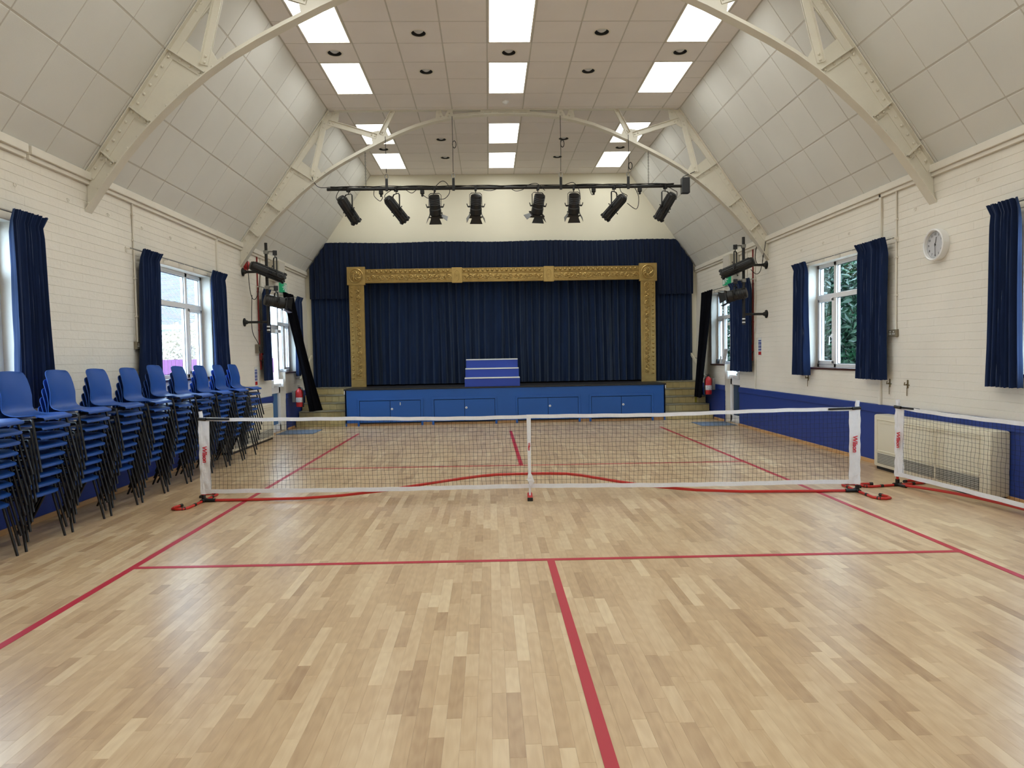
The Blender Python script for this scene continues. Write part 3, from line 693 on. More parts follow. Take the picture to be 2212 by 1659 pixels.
for s, nm in ((-1, 'left'), (1, 'right')):
    t = thing('stage_steps', 'worn cream tiled steps up to the stage, %s side' % nm, 'steps', (s*4.0, YS, 0), 0, 'tiled side steps')
    for k in range(5):
        y0 = YS+.05+.26*k; z0, z1 = .16*k, .16*(k+1); xa, xb = s*(XS+.002), s*(W-.034)
        stp = B().box(xa, xb, y0+.012, YB-.06, z0, z1-.02).build('step', M_TREAD, t)
        B().box(xa, xb, y0-.012, min(y0+.28, YB-.06), z1-.024, z1, .004).build('tread', M_TREAD, stp)
        x = XS+.004
        while x < W-.05:
            x2 = min(x+.148, W-.036); B().box(s*x, s*x2, y0, y0+.014, z0+.004, z1-.027, .0025).build('tile', M_STEP, stp); x += .152
    if s < 0: B().box(-4.24, -4.20, YS+.05+.26*2-.004, YS+.05+.26*2+.002, .33, .46).build('yellow_mark', M_YELLOW, t)
    else: B().box(4.27, 4.31, YS+.05+.26*2-.004, YS+.05+.26*2+.002, .33, .46).build('yellow_mark', M_YELLOW, t)
    h = thing('handrail', 'sloping pale wooden handrail on %s wall by the steps' % nm, 'handrail', (s*4.4, 15.4, 1.2), 0, 'stage step handrails')
    a, c = ((-4.40, 14.95, 1.02), (-4.40, 15.92, 1.52)) if s < 0 else ((4.40, 15.1, .92), (4.40, 16.12, 1.42))
    B().bar(a, c, .06, .035, (1, 0, 0)).build('rail', M_WOODRAIL, h)
    for f in (.12, .85):
        p = Vector(a).lerp(Vector(c), f); B().tube([p, (s*(W-.01), p.y, p.z-.04)], .009, 6).build('bracket', M_STEEL, h)
# curtains of the stage
def vtop(s):
    x = -4.44 + 8.88*s; lim = ZE + (W-abs(x))*(ZC-ZE)/(W-XC) - .06
    return min(4.10+.01*math.sin(s*23), lim)
def vbot(s):
    x = abs(-4.44 + 8.88*s); return 2.83 if x > 3.50 else 3.40
curtain('stage_valance', 'dark navy gathered valance above and beside the gold frame', 'curtain', ((-4.44, 16.06), (4.44, 16.06)), ((-4.44, 16.06), (4.44, 16.06)), 2.8, 4.1, 74, .022, M_VALANCE, 20, header=0, nrm=(0, -1), ztop=vtop, zbot=vbot, rows=10, flare=0)
curtain('stage_side_curtain', 'navy curtain hanging left of the gold frame', 'curtain', ((-4.42, 16.14), (-3.40, 16.14)), ((-4.42, 16.14), (-3.40, 16.14)), .80, 3.0, 10, .03, M_VELVET2, 21, header=0, nrm=(0, -1), group='stage side curtains')
curtain('stage_side_curtain', 'navy curtain hanging right of the gold frame', 'curtain', ((3.40, 16.14), (4.44, 16.14)), ((3.40, 16.14), (4.44, 16.14)), .81, 3.0, 10, .03, M_VELVET2, 22, header=0, nrm=(0, -1), group='stage side curtains')
curtain('stage_curtain', 'left half of the closed navy stage curtain', 'curtain', ((-3.28, 16.30), (.05, 16.30)), ((-3.28, 16.30), (.05, 16.30)), .83, 3.28, 15, .06, M_VELVET2, 23, header=0, nrm=(0, -1), group='main stage curtains', rows=10)
curtain('stage_curtain', 'right half of the closed navy stage curtain', 'curtain', ((-.02, 16.36), (3.28, 16.36)), ((-.02, 16.36), (3.28, 16.36)), .83, 3.28, 16, .06, M_VELVET2, 24, header=0, nrm=(0, -1), group='main stage curtains', rows=10)

# gold proscenium frame
gf = thing('proscenium_frame', 'gold ornamental proscenium frame with rosette corners around stage', 'frame', (0, 15.9, ZS))
YF = 15.90
def scroll(b, o, du, dv, L, half):
    """relief of S-scrolls with leaves along direction du (unit), across dv; centred on o"""
    n = max(1, round(L/.22)); st_ = L/n
    o = Vector(o); du = Vector(du); dv = Vector(dv)
    for i in range(n):
        c = o + du*(st_*(i+.5)); sg = 1 if i % 2 == 0 else -1; pts = []
        for k in range(15):
            t = -1 + 2*k/14; pts.append(c + du*(t*st_*.5) + dv*(sg*half*.82*math.sin(t*PI)) + Vector((0, -.008, 0)))
        b.tube(pts, [.009+.007*math.cos((k-7)/7*1.4) for k in range(15)], 6)
        for q in (-1, 1):      # curls
            cc = c + du*(q*st_*.26) + dv*(-sg*q*half*.30)
            pts = [cc + du*(q*(.012+.0035*k)*math.cos(k*.8)) + dv*(sg*(.012+.0035*k)*math.sin(k*.8)) + Vector((0, -.014, 0)) for k in range(9)]
            b.tube(pts, .009, 5)
            b.ball(cc + Vector((0, -.018, 0)), .016, 6, 4)
            for a in (-1.9, -1.1, -.3, .5, 1.3, 2.1):   # leaves
                d = (du*math.cos(a)*q + dv*math.sin(a)*sg).normalized(); p0 = c + du*(q*st_*(.10+.03*math.sin(a*3))) + dv*(sg*q*half*.42)
                b.tube([p0 + Vector((0, -.004, 0)), p0 + d*.022 + Vector((0, -.018, 0)), p0 + d*.045 + Vector((0, -.006, 0))], [.005, .013, .003], 5)
def prof_board(b, x0, x1, z0, z1, horiz):
    b.box(x0, x1, YF, YF+.05, z0, z1, .004)
for s in (-1, 1):
    xi, xo = s*3.17, s*3.51; b = B(); b.box(xi, xo, YF, YF+.05, ZS, 3.13, .004); pl = b.build('pillar', M_GOLD, gf)
    b = B()
    for (a, c, d) in ((3.185, 3.20, .012), (3.225, 3.24, .01), (3.39, 3.405, .012), (3.495, 3.508, .012)): b.box(s*a, s*c, YF-d, YF+.005, .97, 3.13, .003)
    b.box(s*3.19, s*3.50, YF-.012, YF+.005, .955, .975, .003); b.build('moulding', M_GOLD, pl)
    b = B(); scroll(b, (s*3.315, YF, 1.0), (0, 0, 1), (1, 0, 0), 2.1, .06); tag(b.build('scrollwork', M_GOLD, pl, smooth=True), kind='stuff')
    b = B(); z = 1.0
    while z < 3.1: b.ball((s*3.45, YF-.012, z), .024, 8, 5, sy=.9); z += .098
    tag(b.build('beading', M_GOLD, pl, smooth=True), kind='stuff')
    # corner block with rosette
    cb = B().box(s*3.135, s*3.545, YF-.03, YF+.055, 3.12, 3.53, .006).build('corner_block', M_GOLD, gf)
    c = Vector((s*3.34, YF-.03, 3.325)); b = B(); b.x = Matrix.Translation(c) @ Matrix.Rotation(PI/2, 4, 'X')
    b.lathe([(.165, -.01), (.168, .012), (.155, .022), (.142, .014), (.135, .004), (.06, .008), (.001, .01)], 32, False)
    ro = b.build('rosette', M_GOLD, cb, smooth=True)
    b = B()
    for k in range(9):
        a0 = 2*PI*k/9; pts = []
        for q in range(8):
            t = q/7; a = a0 + t*1.1; r = .03+.085*t; pts.append(c + Vector((r*math.cos(a), -.018-.012*math.sin(t*PI), r*math.sin(a))))
        b.tube(pts, [.008+.011*math.sin(PI*min(1, .15+q/7*.85)) for q in range(8)], 6)
        b.ball(c + Vector((.032*math.cos(a0), -.03, .032*math.sin(a0))), .012, 6, 4)
    b.ball(c + Vector((0, -.03, 0)), .02, 8, 5); b.build('petals', M_GOLD, cb, smooth=True)
rb = B().box(-3.15, 3.15, YF, YF+.05, 3.16, 3.475, .004).build('top_rail', M_GOLD, gf)
b = B()
for (z0, z1, d) in ((3.175, 3.19, .014), (3.20, 3.21, .01), (3.355, 3.368, .014), (3.375, 3.385, .02), (3.46, 3.475, .016)): b.box(-3.14, 3.14, YF-d, YF+.005, z0, z1, .003)
b.build('moulding', M_GOLD, rb)
for x0, x1 in ((-3.12, -1.18), (-.92, .92), (1.18, 3.12)):
    b = B(); scroll(b, (x0, YF, 3.28), (1, 0, 0), (0, 0, 1), x1-x0, .055); tag(b.build('scrollwork', M_GOLD, rb, smooth=True), kind='stuff')
    b = B(); x = x0+.03
    while x < x1: b.ball((x, YF-.016, 3.422), .031, 8, 5, sy=.9); x += .108
    tag(b.build('beading', M_GOLD, rb, smooth=True), kind='stuff')
for x in (-1.05, 1.05):
    p = B().box(x-.117, x+.117, YF-.022, YF+.05, 3.14, 3.49, .005).build('plaque', M_GOLD, gf)
    b = B()
    for (rx, rz, rt) in ((.055, .12, .007), (.036, .08, .005), (.014, .022, .008)):
        b.tube([(x+rx*math.cos(a), YF-.024, 3.31+rz*math.sin(a)) for a in [2*PI*k/24 for k in range(24)]], rt, 6, closed=True)
    b.ball((x, YF-.022, 3.31), .012, 8, 5); b.build('oval_moulding', M_GOLD, p, smooth=True)

# portable steps on the stage
ps = thing('portable_steps', 'royal blue portable steps with white edges standing on stage', 'steps', (-.30, 14.95, ZS))
zz = ZS+.001; hs = .197
for k in range(3):
    e = .01*k; x0, x1 = -.888+e, .302-e
    B().box(x0, x1, 14.88+.26*k, 15.75, zz+hs*k, zz+hs*(k+1)-.024, .005).build('riser', M_BOXBLUE, ps)
    B().box(x0, x1, 14.865+.26*k, 15.75, zz+hs*(k+1)-.024, zz+hs*(k+1), .005).build('tread', M_SIGNW, ps)

# ------------------------------------------------------------------ lighting bar and lamps
YP, ZP = 12.0, 4.34
lb = thing('lighting_bar', 'long black horizontal lighting bar hung from the far truss', 'lighting bar', (0, YP, ZP))
B().tube([(-3.06, YP, ZP), (3.06, YP, ZP)], .026, 12).build('pipe', M_BLACK, lb, smooth=True)
rr = random.Random(9); b = B(); 
for q in range(3):
    pts = []; x = -3.0
    while x < 3.0: pts.append((x, YP+.03*math.sin(x*5+q*2), ZP+.027+.016*abs(math.sin(x*3.1+q*1.7)))); x += .1
    b.tube(pts, .0065, 5)
b.build('wrapped_cable', M_PLUG, lb, smooth=True)
bx = B(); bx.box(3.03, 3.17, YP-.06, YP+.06, ZP-.13, ZP+.14, .012); o = tag(bx.build('control_box', M_DGREY), 'dark box on the right end of the lighting bar', 'box')
for x, nm in ((-2.04, 'far left'), (-.905, 'inner left'), (.935, 'inner right'), (2.10, 'far right')):
    zt = 5.2 if abs(x) > 1.5 else 5.53
    t = thing('suspension_rope', 'dark rope holding the lighting bar, %s of the four' % nm, 'rope', (x, YP, zt), 0, 'ropes holding the bar')
    B().tube([(x, YP-.08, zt), (x+.004, YP-.08, (zt+ZP)/2), (x, YP-.045, ZP+.26)], .0055, 6).build('rope', M_PLUG, t)
    b = B(); b.tube([(x+.028*math.cos(a), YP-.04, ZP+.20+.04*math.sin(a)) for a in [2*PI*k/12 for k in range(12)]], .007, 6, closed=True); b.build('shackle', M_STEEL, t, smooth=True)
    B().box(x-.022, x+.022, YP-.06, YP-.028, ZP-.05, ZP+.16, .005).build('bar_clamp', M_BLACK, t)
    if x > -1.5:
        zk = (zt+ZP)/2 + (.12 if abs(x) < 1.5 else -.1)
        b = B(); b.tube([(x+.03+.03*math.cos(a), YP-.09, zk+.06*math.sin(a)) for a in [2*PI*k/14 for k in range(14)]], .007, 6, closed=True); b.build('coil', M_PLUG, t, smooth=True)
for x, nm in ((-2.40, 'left'), (2.46, 'right')):
    b = B(); z = ZP+.01; k = 0
    while z < 4.97:
        if k % 2: pts = [(x+.009*math.cos(a), YP, z+.017*math.sin(a)) for a in [2*PI*q/8 for q in range(8)]]
        else: pts = [(x, YP+.009*math.cos(a), z+.017*math.sin(a)) for a in [2*PI*q/8 for q in range(8)]]
        b.tube(pts, .004, 4, closed=True); z += .026; k += 1
    tag(b.build('safety_chain', M_STEEL), 'steel safety chain from truss to bar, %s side' % nm, 'chain', 'safety chains')
def lamp(kind, loc, pan, tilt, label, yoke=.26, group='black stage lanterns on the bar', flap=0, shift=0, ln=1):
    """hangs from loc; pan about z (0 = towards the stage), tilt from straight down"""
    t = thing('stage_lantern', label, 'stage light', loc, -pan, group)
    b = B(); b.box(-.018, .018, -.034, .034, -.05, .034, .006); b.tube([(0, 0, -.05), (0, 0, -.085)], .008, 6); b.tube([(-.02, 0, 0), (-.05, 0, 0)], .007, 6); b.build('hook_clamp', M_BLACK, t, local=True)
    hw = .105 if kind == 'fresnel' else .095; zy = -.085; zp = zy-yoke; b = B()
    path = [(-hw, 0, zp), (-hw, 0, zy-.03), (-hw+.03, 0, zy), (hw-.03, 0, zy), (hw, 0, zy-.03), (hw, 0, zp)]
    for p, q in zip(path[:-1], path[1:]): b.bar(p, q, .008, .022)
    b.build('yoke', M_BLACK, t, local=True)
    for s in (-1, 1):
        b = B(); b.tube([(s*(hw-.01), 0, zp), (s*(hw+.035), 0, zp)], .014, 8); b.tube([(s*(hw+.035), 0, zp), (s*(hw+.05), 0, zp+.05*(1 if kind == 'fresnel' else -.6))], .008, 6); b.build('tilt_knob', M_BLACK, t, smooth=True, local=True)
    X = Matrix.Translation((0, 0, zp)) @ Matrix.Rotation(tilt, 4, 'X') @ Matrix.Rotation(PI, 4, 'X') @ Matrix.Translation((0, 0, shift)) @ Matrix.Diagonal((1, 1, ln, 1))    # local +z becomes beam direction
    if kind == 'profile':
        b = B(); b.x = X; pr = [(.03, -.26), (.06, -.255), (.078, -.235), (.084, -.20), (.084, -.02), (.076, -.015), (.076, .10), (.082, .11), (.082, .21), (.070, .215), (.070, .22)]
        b.lathe(pr, 12); body = b.build('body', M_BLACK, t, smooth=30, local=True)
        b = B(); b.x = X
        for k in range(12): a = 2*PI*(k+.5)/12; b.bar((.084*math.cos(a), .084*math.sin(a), -.21), (.084*math.cos(a), .084*math.sin(a), .20), .008, .012, (math.cos(a), math.sin(a), 0))
        b.build('cooling_rib', M_DGREY, body, local=True)
        b = B(); b.x = X; b.lathe([(.060, -.262), (.066, -.258), (.06, -.25)], 12); b.build('rear_cap', M_DGREY, body, local=True)
        b = B(); b.x = X; b.lathe([(.078, .21), (.088, .215), (.088, .24), (.07, .242)], 12, False)
        for k in range(8): a = 2*PI*k/8; b.box(*sorted((.082*math.cos(a)-.014, .082*math.cos(a)+.014)), *sorted((.082*math.sin(a)-.014, .082*math.sin(a)+.014)), .21, .25)
        b.build('lens_holder', M_BLACK, t, local=True)
        b = B(); b.x = X; b.lathe([(.072, .222), (.05, .232), (.001, .236)], 14); b.build('lens', M_LENS, t, smooth=True, local=True)
        b = B(); b.x = X
        for a in (0, PI/2, PI, 3*PI/2):
            dx, dy = math.cos(a), math.sin(a); b.bar((dx*.08, dy*.08, .03), (dx*.125, dy*.125, .03), .03, .006, (0, 0, 1)); b.ball((dx*.128, dy*.128, .03), .011, 6, 4)
        b.build('shutter', M_BLACK, t, local=True)
    else:
        b = B(); b.x = X; pr = [(.07, -.20), (.088, -.195), (.094, -.17), (.094, .02), (.102, .03), (.102, .12), (.094, .13), (.094, .14)]
        b.lathe(pr, 16); body = b.build('body', M_BLACK, t, smooth=30, local=True)
        b = B(); b.x = X
        for z in (-.15, -.12, -.09, -.06): b.lathe([(.094, z-.004), (.099, z), (.094, z+.004)], 16, False)
        b.build('cooling_rib', M_DGREY, body, local=True)
        b = B(); b.x = X; b.lathe([(.085, .135), (.05, .15), (.001, .155)], 14); b.build('lens', M_LENS, t, smooth=True, local=True)
        bd = B(); bd.x = X
        for q in ((-.11, .11, -.11, -.10), (-.11, .11, .10, .11), (-.11, -.10, -.11, .11), (.10, .11, -.11, .11)): bd.box(*q, .135, .155)
        bd = bd.build('barn_door', M_BLACK, t, local=True)
        for k in range(4):
            a = k*PI/2; op = .5 if k % 2 == 0 else .25
            if k == flap: op = 1.0
            R = X @ Matrix.Rotation(a, 4, 'Z') @ Matrix.Translation((.105, 0, .155)) @ Matrix.Rotation(op, 4, 'Y')
            fl_ = B(); fl_.x = R; w0, w1 = (.06, .105) if k % 2 == 0 else (.07, .11)
            fl_.add([(0, -w0, 0), (0, w0, 0), (0, w1, .11), (0, -w1, .11), (.004, -w0, 0), (.004, w0, 0), (.004, w1, .11), (.004, -w1, .11)], [(0, 1, 2, 3), (7, 6, 5, 4), (0, 4, 5, 1), (1, 5, 6, 2), (2, 6, 7, 3), (3, 7, 4, 0)])
            fl_.build('flap', M_BLACK, bd, local=True)
    return t
R_ = math.radians
lamp('profile', (-2.70, YP, ZP), R_(40), R_(42), 'black tube-shaped stage lantern, leftmost on the bar', .27)
lamp('profile', (-1.89, YP, ZP), R_(48), R_(47), 'black tube-shaped stage lantern, second from the bar left end', .27)
lamp('fresnel', (-1.23, YP, ZP), R_(2), R_(32), 'short stage lantern, third from left, grey flap open right', .23, flap=0)
lamp('fresnel', (-.53, YP, ZP), R_(-4), R_(32), 'short flapped stage lantern just left of the bar middle', .23, flap=5)
lamp('fresnel', (.54, YP, ZP), R_(-16), R_(32), 'short stage lantern right of middle, flap swung left', .23, flap=2)
lamp('fresnel', (1.16, YP, ZP), R_(3), R_(32), 'short flapped stage lantern, third from the bar right end', .23, flap=5)
lamp('profile', (1.86, YP, ZP), R_(-50), R_(50), 'black tube-shaped stage lantern, second from the bar right end', .27)
lamp('profile', (2.75, YP, ZP), R_(-38), R_(40), 'black tube-shaped stage lantern, rightmost beside the dark box', .27)
def cable(pts, label, r=.006, grp='hanging black cables'):
    # smooth through the points
    P = [Vector(p) for p in pts]; out = []
    for i in range(len(P)-1):
        p0, p1, p2, p3 = P[max(i-1, 0)], P[i], P[i+1], P[min(i+2, len(P)-1)]
        for k in range(6):
            t = k/6; out.append(.5*((2*p1) + (p2-p0)*t + (2*p0-5*p1+4*p2-p3)*t*t + (3*p1-p0-3*p2+p3)*t**3))
    out.append(P[-1]); return tag(B().tube(out, r, 6).build('cable', M_PLUG, smooth=True), label, 'cable', grp)
y_ = YP-.03
cable([(-3.30, YP-.03, 4.55), (-3.27, y_, 4.46), (-3.18, y_, 4.37), (-3.0, y_, ZP+.03)], 'black cable from truss foot to bar left end')
cable([(-2.86, YP-.06, 4.12), (-2.90, y_, 4.2), (-2.84, y_, 4.32), (-2.7, y_, ZP+.04), (-2.5, y_, ZP+.03)], 'cable loop above the leftmost stage lantern')
cable([(-2.25, y_, ZP), (-2.26, y_, 4.22), (-2.16, y_, 4.13), (-2.11, y_, 4.2)], 'cable loop with a plug, left of second lantern')
cable([(-2.02, YP-.06, 4.1), (-2.08, y_, 4.22), (-1.95, y_, 4.32), (-1.8, y_, ZP+.04)], 'cable loop above the second lantern from left')
cable([(-1.75, y_, ZP), (-1.62, y_, 4.26), (-1.5, y_, 4.33), (-1.40, y_, 4.2), (-1.30, y_, 4.17), (-1.24, y_, 4.27), (-1.26, y_, ZP+.02)], 'cable swag between second and third lanterns')
cable([(-1.27, y_, 4.30), (-1.12, y_, 4.45), (-1.02, y_, 4.42), (-.97, y_, 4.28), (-1.06, y_, 4.16), (-1.2, y_, 4.16)], 'large cable loop beside the third lantern')
cable([(-.40, y_, 4.30), (-.25, y_, 4.29), (-.05, y_, ZP+.02)], 'short cable swag right of the fourth lantern')
cable([(.05, y_, ZP), (.15, y_, 4.28), (.28, y_, 4.30), (.36, y_, ZP+.03), (.52, y_, ZP+.06), (.66, y_, 4.28)], 'cable loop by the fifth lantern')
cable([(1.0, y_, ZP+.03), (1.15, y_, ZP+.07), (1.25, y_, 4.28), (1.27, y_, 4.12)], 'cable dropping to the sixth lantern')
cable([(1.42, y_, ZP), (1.47, y_, 4.2), (1.52, y_, 4.26), (1.5, y_, ZP)], 'small cable loop right of the sixth lantern')
cable([(1.95, y_, ZP), (1.98, y_, 4.24), (2.08, y_, 4.18), (2.02, y_, 4.12)], 'short cable beside the seventh lantern')
cable([(2.20, y_, ZP), (2.28, y_, 4.15), (2.24, y_, 3.95), (2.08, y_, 4.05)], 'long cable loop between the last two lanterns')
cable([(2.45, y_, ZP+.03), (2.70, y_, ZP+.02), (2.90, y_, 4.26), (2.95, y_, 4.22), (2.93, y_, 4.1)], 'cable dropping to the rightmost lantern')
cable([(3.05, y_, ZP+.15), (3.15, y_, 4.53), (3.26, YP-.03, 4.58)], 'cable from the dark box up to the truss')
for x, nm in ((-2.14, 'beside the left chain'), (-1.44, 'left of third lantern'), (1.5, 'right of sixth lantern'), (2.3, 'beside the right rope')):
    b = B(); b.box(x-.035, x+.035, YP-.055, YP+.0, ZP-.10, ZP-.028, .012); b.box(x-.018, x+.018, YP-.045, YP-.01, ZP-.14, ZP-.10, .006)
    tag(b.build('cable_connector', M_PLUG), 'black plug connector under the bar, ' + nm, 'plug', 'black plugs under the bar')

# ---- side booms
for s, nm in ((-1, 'left'), (1, 'right')):
    X0 = s*4.14; Y0 = 12.06
    t = thing('lighting_boom', 'black vertical lighting pole on arms from the %s wall' % nm, 'lighting pole', (X0, Y0, 1.95), 0, 'wall lighting poles')
    B().tube([(X0, Y0, 1.93), (X0, Y0, 3.46)], .026, 12).build('pole', M_BLACK, t, smooth=True)
    for z in (2.97, 2.11):
        B().tube([(X0, Y0, z), (s*(W-.03), Y0, z)], .022, 10).build('arm', M_BLACK, t, smooth=True)
        b = B(); b.x = Matrix.Translation((s*(W-.002), Y0, z)) @ Matrix.Rotation(-s*PI/2, 4, 'Y'); b.lathe([(.072, 0), (.072, .012), (.04, .02), (.03, .06)], 16); b.build('wall_flange', M_BLACK, t, smooth=True)
    for z in (2.03, 1.97): B().tube([(X0, Y0, z-.012), (X0, Y0, z+.012)], .0275, 12).build('white_tape', M_SIGNW, t, smooth=True)
    for z in (3.30, 2.70):
        b = B(); b.box(X0-.035, X0+.035, Y0-.035, Y0+.035, z-.03, z+.03, .006); b.tube([(X0, Y0, z), (X0-s*.08, Y0-.03, z+.01), (X0-s*.16, Y0-.04, z)], .012, 8); b.build('clamp', M_STEEL, t, smooth=True)
    lamp('profile', (X0-s*.16, Y0-.04, 3.29), R_(-s*58), R_(70), 'long black lantern, upper one on the %s wall pole' % nm, .30, 'stage lanterns on wall poles', shift=-.13 if s < 0 else -.03, ln=1.18)
    lamp('fresnel', (X0-s*.16, Y0-.04, 2.69), R_(-s*58), R_(80), 'short flapped lantern, lower one on the %s wall pole' % nm, .16, 'stage lanterns on wall poles', flap=0)
cable([(-4.5, 12.15, 3.38), (-4.47, 12.1, 3.0), (-4.44, 12.1, 2.62), (-4.38, 12.1, 2.5), (-4.30, 12.08, 2.62), (-4.26, 12.08, 2.95)], 'cable loop below the upper left wall arm')
cable([(-4.50, 12.35, 2.6), (-4.50, 12.3, 2.0), (-4.5, 12.6, 1.75), (-4.46, 12.62, 1.5), (-4.44, 12.66, 1.42), (-4.46, 12.72, 1.5)], 'cable hanging beside the left red conduit')
cable([(4.5, 12.15, 3.40), (4.48, 12.05, 3.1), (4.46, 12.05, 2.96), (4.42, 12.05, 2.84), (4.36, 12.08, 2.82), (4.28, 12.1, 2.9)], 'cable dropping beside the upper right wall arm')
cable([(4.48, 12.3, 3.40), (4.46, 12.35, 3.15), (4.44, 12.2, 3.0)], 'second cable beside the upper right wall arm')
cable([(4.5, 11.98, 3.36), (4.47, 11.96, 3.2), (4.45, 12.0, 3.02)], 'third cable beside the upper right wall arm')

# ------------------------------------------------------------------ wall fittings
def conduit(s, y, z0, z1, label, r=.011, m=M_WHITE, clips=(), square=False):
    t = thing('conduit', label, 'pipe', (s*(W-.015), y, z0), 0, 'wall conduits')
    if square: B().box(s*W, s*(W-.03), y-.022, y+.022, z0, z1, .004).build('casing', m, t)
    else: B().tube([(s*(W-.014), y, z0), (s*(W-.014), y, z1)], r, 8).build('pipe', m, t, smooth=True)
    for z in clips: B().box(s*W, s*(W-.03), y-.022, y+.022, z-.01, z+.01, .003).build('saddle_clip', m, t)
    return t
conduit(-1, 8.39, 1.70, 3.34, 'thin white conduit down to the left wall socket', clips=(2.0, 2.45, 2.9, 3.2))
conduit(-1, 10.92, 2.85, 3.5, 'short white casing above the left window curtain', square=True)
conduit(1, 8.49, DADO, 3.47, 'white square casing down the right wall behind curtain', square=True)
conduit(1, 8.165, 1.69, 3.48, 'thin white conduit down to the right wall socket', clips=(2.1, 2.55, 3.0))
conduit(-1, 12.78, 1.45, 3.34, 'red conduit down the left wall behind the pole', m=M_PIPE_RED, r=.013, clips=(2.0, 2.7))
conduit(1, 12.66, 1.45, 3.40, 'red conduit down the right wall behind the pole', m=M_PIPE_RED, r=.013, clips=(2.0, 2.7))
conduit(1, 12.56, DADO, 3.34, 'thin white conduit beside the right red conduit')
conduit(1, 12.95, 1.72, 3.34, 'thin white conduit above the white switch box'); conduit(-1, 12.98, 2.2, 3.34, 'thin white conduit right of the left red conduit')
for s, y, lab in ((-1, 12.84, 'small red fire call point on the left wall'), (1, 12.72, 'small red fire call point on the right wall')):
    t = thing('call_point', lab, 'fire call point', (s*W, y, 1.52), 0, 'fire call points')
    B().box(s*W, s*(W-.05), y-.055, y+.055, 1.46, 1.58, .005).build('housing', M_RED, t); B().box(s*(W-.05), s*(W-.053), y-.03, y+.03, 1.49, 1.55).build('window', M_SIGNW, t)
    B().box(s*W, s*(W-.025), y-.03, y+.0, 1.28, 1.44, .004).build('red_drop_pipe', M_PIPE_RED, t)
t = thing('alarm_bell', 'round red alarm sounder high on the left wall', 'alarm', (-W, 12.18, 3.10)); b = B(); b.x = Matrix.Translation((-W, 12.18, 3.10)) @ Matrix.Rotation(PI/2, 4, 'Y'); b.lathe([(.075, 0), (.075, .05), (.06, .075), (.001, .085)], 18); b.build('dome', M_RED, t, smooth=True); B().box(-W, -W+.03, 12.12, 12.24, 3.02, 3.18, .005).build('base', M_RED, t)
def socket(s, y, z, lab):
    t = thing('wall_socket', lab, 'socket', (s*W, y, z), 0, 'wall sockets')
    B().box(s*W, s*(W-.04), y-.075, y+.075, z-.045, z+.045, .005).build('faceplate', M_SOCKET, t)
    for d in (-.036, .036):
        b = B(); x = s*(W-.041)
        for (a, c) in ((0, .018), (-.014, -.008), (.014, -.008)): b.box(x-.002, x+.002, y+d+a-.006, y+d+a+.006, z+c-.008, z+c+.008)
        b.build('outlet', M_SIGNW, t)
socket(-1, 8.40, 1.655, 'metal double socket at the foot of left conduit'); socket(1, 8.20, 1.645, 'metal double socket at the foot of right conduit')
t = thing('switch_box', 'white switch box beside the curtain on right wall', 'switch', (W, 12.9, 1.68)); B().box(W, W-.06, 12.78, 12.96, 1.62, 1.74, .006).build('housing', M_UPVC, t); B().box(W-.06, W-.066, 12.84, 12.9, 1.65, 1.71, .003).build('rocker', M_SIGNW, t)
t = thing('switch_box', 'small switch box with cable beside the left curtain', 'switch', (-W, 12.62, 1.66)); B().box(-W, -W+.06, 12.56, 12.68, 1.58, 1.74, .006).build('housing', M_SOCKET, t); B().box(-W+.06, -W+.066, 12.60, 12.64, 1.62, 1.70, .003).build('rocker', M_BLACK, t)
for s, y, nm in ((-1, 13.68, 'left'), (1, 13.55, 'right')):
    t = thing('wall_cabinet', 'pale grey box under the eaves on the %s wall' % nm, 'speaker', (s*W, y, 3.2), 0, 'grey wall boxes')
    B().box(s*W, s*(W-.20), y-.20, y+.20, 2.98, 3.36, .01).build('cabinet', M_GREYBOX, t); B().box(s*(W-.20), s*(W-.205), y-.17, y+.17, 3.01, 3.33).build('front_cloth', M_GRID, t)
    # exit signs hang past the boxes
    yy = 14.3 if s < 0 else 14.02
    t = thing('exit_sign', 'green running-man exit sign above the %s side door' % nm, 'exit sign', (s*(W-.05), yy, 2.93), 0, 'green exit signs')
    B().box(s*(W-.002), s*(W-.05), yy-.19, yy+.19, 2.82, 3.02, .006).build('panel', M_GREEN, t)
    b = B(); x = s*(W-.053)
    def q(y0, y1, z0, z1): b.box(x-.002, x+.002, yy+y0, yy+y1, z0, z1)
    q(.06, .15, 2.84, 3.0); q(-.15, -.06, 2.915, 2.93)
    b.ball((x, yy-.01, 2.985), .016, 8, 5); b.tube([(x, yy-.01, 2.965), (x, yy-.02, 2.915)], .013, 5); b.tube([(x, yy-.02, 2.915), (x, yy+.03, 2.89), (x, yy+.02, 2.85)], .009, 5); b.tube([(x, yy-.02, 2.915), (x, yy-.05, 2.88), (x, yy-.08, 2.87)], .009, 5); b.tube([(x, yy-.05, 2.93), (x, yy-.01, 2.955), (x, yy+.04, 2.93)], .007, 5)
    b.build('pictogram', M_SIGNW, t)
